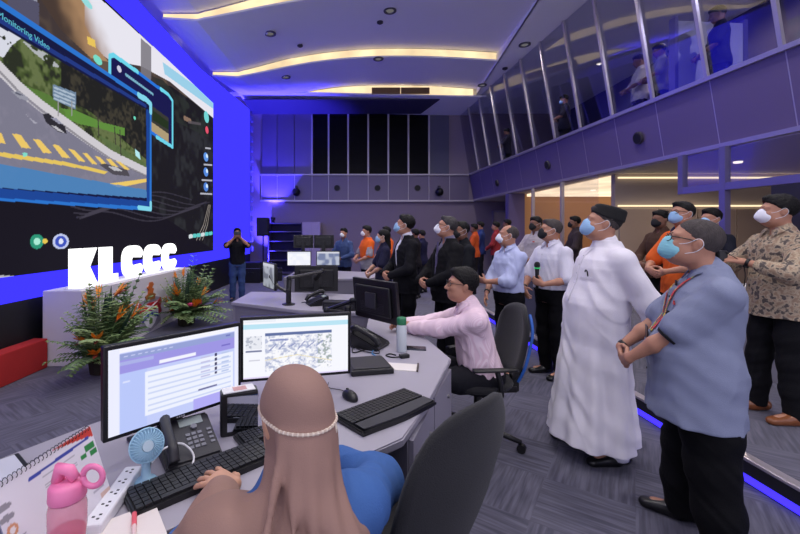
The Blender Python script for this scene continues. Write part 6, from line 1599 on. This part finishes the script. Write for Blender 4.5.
PG = fab('polo_pale_grey', (168, 160, 166), 260, .15)
p = person('heavy man in a pale grey polo shirt and black mask behind the low partition', (2.98, 6.4), D(110), 1.62, .009, fat=1.14, belly=.06, mask='black', hair='thick', sk='dark', head=(D(4), D(2), 0), z0=.15, **clasp(.92, .30), top=dict(m=PG, sleeve='short', hem=.46, soff=.02), trousers=(24, 24, 30))
q = on_front(p, -.08, .76 * p['H'], .004)
if q: bm = BM(); box(bm, q, (.04, .005, .02)); obj('chest_emblem', bm, mat('emblem_red', (206, 66, 60), .6), p['o'])

# 14-17 far row beyond the desks
VO = fab('vest_orange', (236, 104, 38), 240, .15); VG = fab('vest_grey', (150, 146, 156), 240, .15)
p = person('far man in an orange and grey work shirt and white mask beyond the desks', (.36, 8.4), D(112), 1.66, .011, mask='white', hair='thick', sk='tan', head=(0, 0, 0), **clasp(.95, .24), top=dict(m=VG, sleeve='short', hem=.46, soff=.018), trousers=(24, 24, 34))
F = Field(); F.loft([r for r in p['rows'](.022, .70, .862)], p['P0'], p['RT'], .03)
for sd in (-1, 1): sh, E, W = p['A'][sd]; F.cone(tuple(p['tor']((sd * .05, -.014, .29 * 1.66))), sh, .055, .072, .035); F.cone(sh, sh + (E - sh) * .9, .072, .066, .03)
p['part']('shirt_yoke', F, VO)
p = person('far man in an orange shirt half hidden behind the woman in navy', (.83, 9.0), D(110), 1.66, .013, mask='blue', hair='short', sk='tan', **clasp(.95, .24), top=dict(m=OR, sleeve='short', hem=.46, soff=.018), trousers=(24, 24, 34))
person('woman in a navy top with long black hair between the desks', (.54, 6.45), D(96), 1.57, .010, fat=.94, shw=.93, mask='blue', hair='long', sk='light', head=(D(-6), D(-4), 0), **clasp(.86, .24), top=dict(m=fab('top_navy', (34, 34, 58), 240, .15), sleeve='short', hem=.46, soff=.018), trousers=(18, 18, 24))
person('far person in a blue shirt and white mask standing before the back wall', (-.14, 9.2), D(150), 1.62, .012, mask='white', hair='thick', sk='tan', **clasp(.95, .24), top=dict(m=fab('shirt_denim', (66, 84, 128), 240, .15), hem=.46), trousers=(26, 26, 40))
# 18 person photographing by the wall
p = person('person in a black shirt and blue jeans raising a phone near the video wall', (-2.55, 9.05), D(196), 1.62, .010, hair='thick', sk='tan', fat=1.04, head=(0, D(4), 0),
           L=dict(w=(-.06, .24, 1.42), d=(.2, .3, 1), t=(.9, 0, .2), curl=.5, pole=(-1, .2, -1)), R=dict(w=(.06, .24, 1.42), d=(-.2, .3, 1), t=(-.9, 0, .2), curl=.5, pole=(1, .2, -1)),
           top=dict(m=fab('tee_black', (22, 22, 28), 240, .15), sleeve='short', hem=.50, soff=.016), trousers=(62, 82, 128), shoes=(34, 34, 44))
q = p['world']((0, .33, 1.52)); t = thing('mobile_phone', 'dark phone raised by the person in black near the video wall', 'phone', q, D(196))
bm = BM(); span(bm, (-.075, -.005, -.038), (.075, .005, .038), bev=.003); obj('body', bm, mat('phone_slate', (44, 50, 66), .3), t)
bm = BM(); span(bm, (-.07, -.0058, -.034), (.07, -.005, .034)); obj('screen', bm, mat('phone_glow', (160, 170, 200), .2, emit=((160, 170, 200), .3)), t)

# 19.. small group between the suits and under the gallery corner
row = [((1.52, 9.3), 1.60, (26, 24, 30), 'far person in black and pale stripes seen between the two suited men', 60, 'dark', 'blue'),
       ((1.84, 10.2), 1.58, (30, 30, 60), 'far person in dark blue seen behind the bespectacled suited man', 50, 'tan', 'white'),
       ((3.72, 11.4), 1.68, (46, 62, 120), 'far person in a blue shirt in the gap before the rear column', 70, 'tan', None),
       ((4.02, 11.0), 1.66, (150, 50, 56), 'far person in a red shirt before the rear column', 60, 'tan', None),
       ((4.45, 11.3), 1.74, (196, 190, 206), 'far person in a pale shirt before the lit doorway', 60, 'dark', None),
       ((3.30, 10.6), 1.60, (196, 84, 40), 'far person in an orange top behind the uniformed man', 65, 'dark', None)]
for (x, y), h_, c_, lb, yw, sk_, mk in row:
    person(lb, (x, y), D(yw), h_, .014, hair='thick', sk=sk_, mask=mk, z0=.15 if x > 2.45 else 0., **clasp(.93, .24), top=dict(m=fab('top_%d_%d_%d' % c_, c_, 200, .15), hem=.46), trousers=(30, 30, 38))
for (x, y), h_, c_, lb, yw, sk_ in [((4.62, 8.2), 1.70, (60, 50, 54), 'dark haired person behind the man with the microphone, near the glass room', 75, 'dark'), ((4.65, 7.4), 1.62, (96, 98, 62), 'person in an olive top between the microphone holder and the robed man', 70, 'tan')]:
    person(lb, (x, y), D(yw), h_, .013, hair='thick', sk=sk_, mask='black', z0=.15, **clasp(.93, .24), top=dict(m=fab('top_%d_%d_%d' % c_, c_, 200, .15), hem=.46), trousers=(30, 30, 38))

# visitors in the gallery above
GZ = 3.3
up = [((5.62, 7.75), 1.66, (190, 184, 192), 'gallery visitor in a white shirt looking down through the canted glass', 70, 'dark', None, (24, 24, 28)),
      ((5.22, 9.72), 1.56, (46, 44, 60), 'gallery visitor in dark clothes and blue mask holding a bright phone', 70, 'tan', 'blue', (24, 24, 28)),
      ((5.55, 7.15), 1.58, (120, 116, 100), 'gallery visitor in khaki beside the one in pale blue', 65, 'dark', None, (30, 30, 30)),
      ((5.95, 7.30), 1.60, (128, 132, 176), 'gallery visitor in a pale blue top behind the glass', 60, 'tan', None, (20, 20, 60)),
      ((5.72, 6.20), 1.72, (30, 30, 60), 'gallery visitor in dark blue by the reflection board', 60, 'dark', None, (30, 30, 100)),
      ((4.95, 12.6), 1.5, (56, 52, 64), 'small dark gallery visitor far along the windows', 60, 'dark', None, (24, 24, 28))]
for (x, y), h_, c_, lb, yw, sk_, mk, tr_ in up:
    person(lb, (x, y), D(yw), h_, .012, hair='thick', sk=sk_, mask=mk, z0=GZ, head=(0, D(-16), 0), **clasp(.98, .27), top=dict(m=fab('top_%d_%d_%d' % c_, c_, 200, .15), sleeve='short', hem=.46), trousers=tr_, group='visitors in the gallery')
t = thing('mobile_phone', 'bright phone held by the masked gallery visitor', 'phone', (4.94, 9.80, GZ + 1.02), D(70))
bm = BM(); span(bm, (-.04, -.005, -.07), (.04, .005, .07)); obj('body', bm, mat('phone_slate', (44, 50, 66), .3), t)
bm = BM(); span(bm, (-.037, -.0058, -.066), (.037, -.005, .066)); obj('screen', bm, mat('phone_white_glow', (220, 225, 240), .2, emit=((220, 225, 240), .8)), t)
t = thing('reflection_board', 'pale board with purple posts, added for the video wall reflected in gallery glass', 'board', (6.02, 6.72, GZ), D(4))
bm = BM(); span(bm, (-.62, -.03, .3), (.62, .03, 1.75)); obj('panel', bm, mat('reflected_wall_pale', (186, 184, 204), .5), t)  # pale panel painted for the video wall's reflection in the glass
for x in (-.62, .62): bm = BM(); span(bm, (x - .03, -.06, 0), (x + .03, .06, 1.8)); obj('post', bm, PURPLE, t)

# ------------------------------------------------------------------ world
w = bpy.data.worlds.new('world'); S.world = w; w.use_nodes = True
w.node_tree.nodes['Background'].inputs[0].default_value = (*lin((206, 204, 226)), 1); w.node_tree.nodes['Background'].inputs[1].default_value = WORLD_E  # added fill light, enters through the open rear of the room
# ------------------------------------------------------------------ camera
cam = bpy.data.cameras.new('camera'); co_ = bpy.data.objects.new('camera', cam); COL.objects.link(co_)
co_.location = (0, 0, CAM_Z); co_.rotation_euler = (PI / 2, 0, 0)
cam.sensor_fit = 'HORIZONTAL'; cam.sensor_width = 36; cam.lens = 18.0
cam.shift_x = 50 / 800; cam.shift_y = -34 / 800
cam.clip_start = .02; cam.clip_end = 200
S.camera = co_
S.view_settings.view_transform = 'Standard'; S.view_settings.look = 'None'; S.view_settings.gamma = 1.0
S.view_settings.exposure = EXPOSURE
try: S.view_settings.use_curve_mapping = False
except Exception: pass
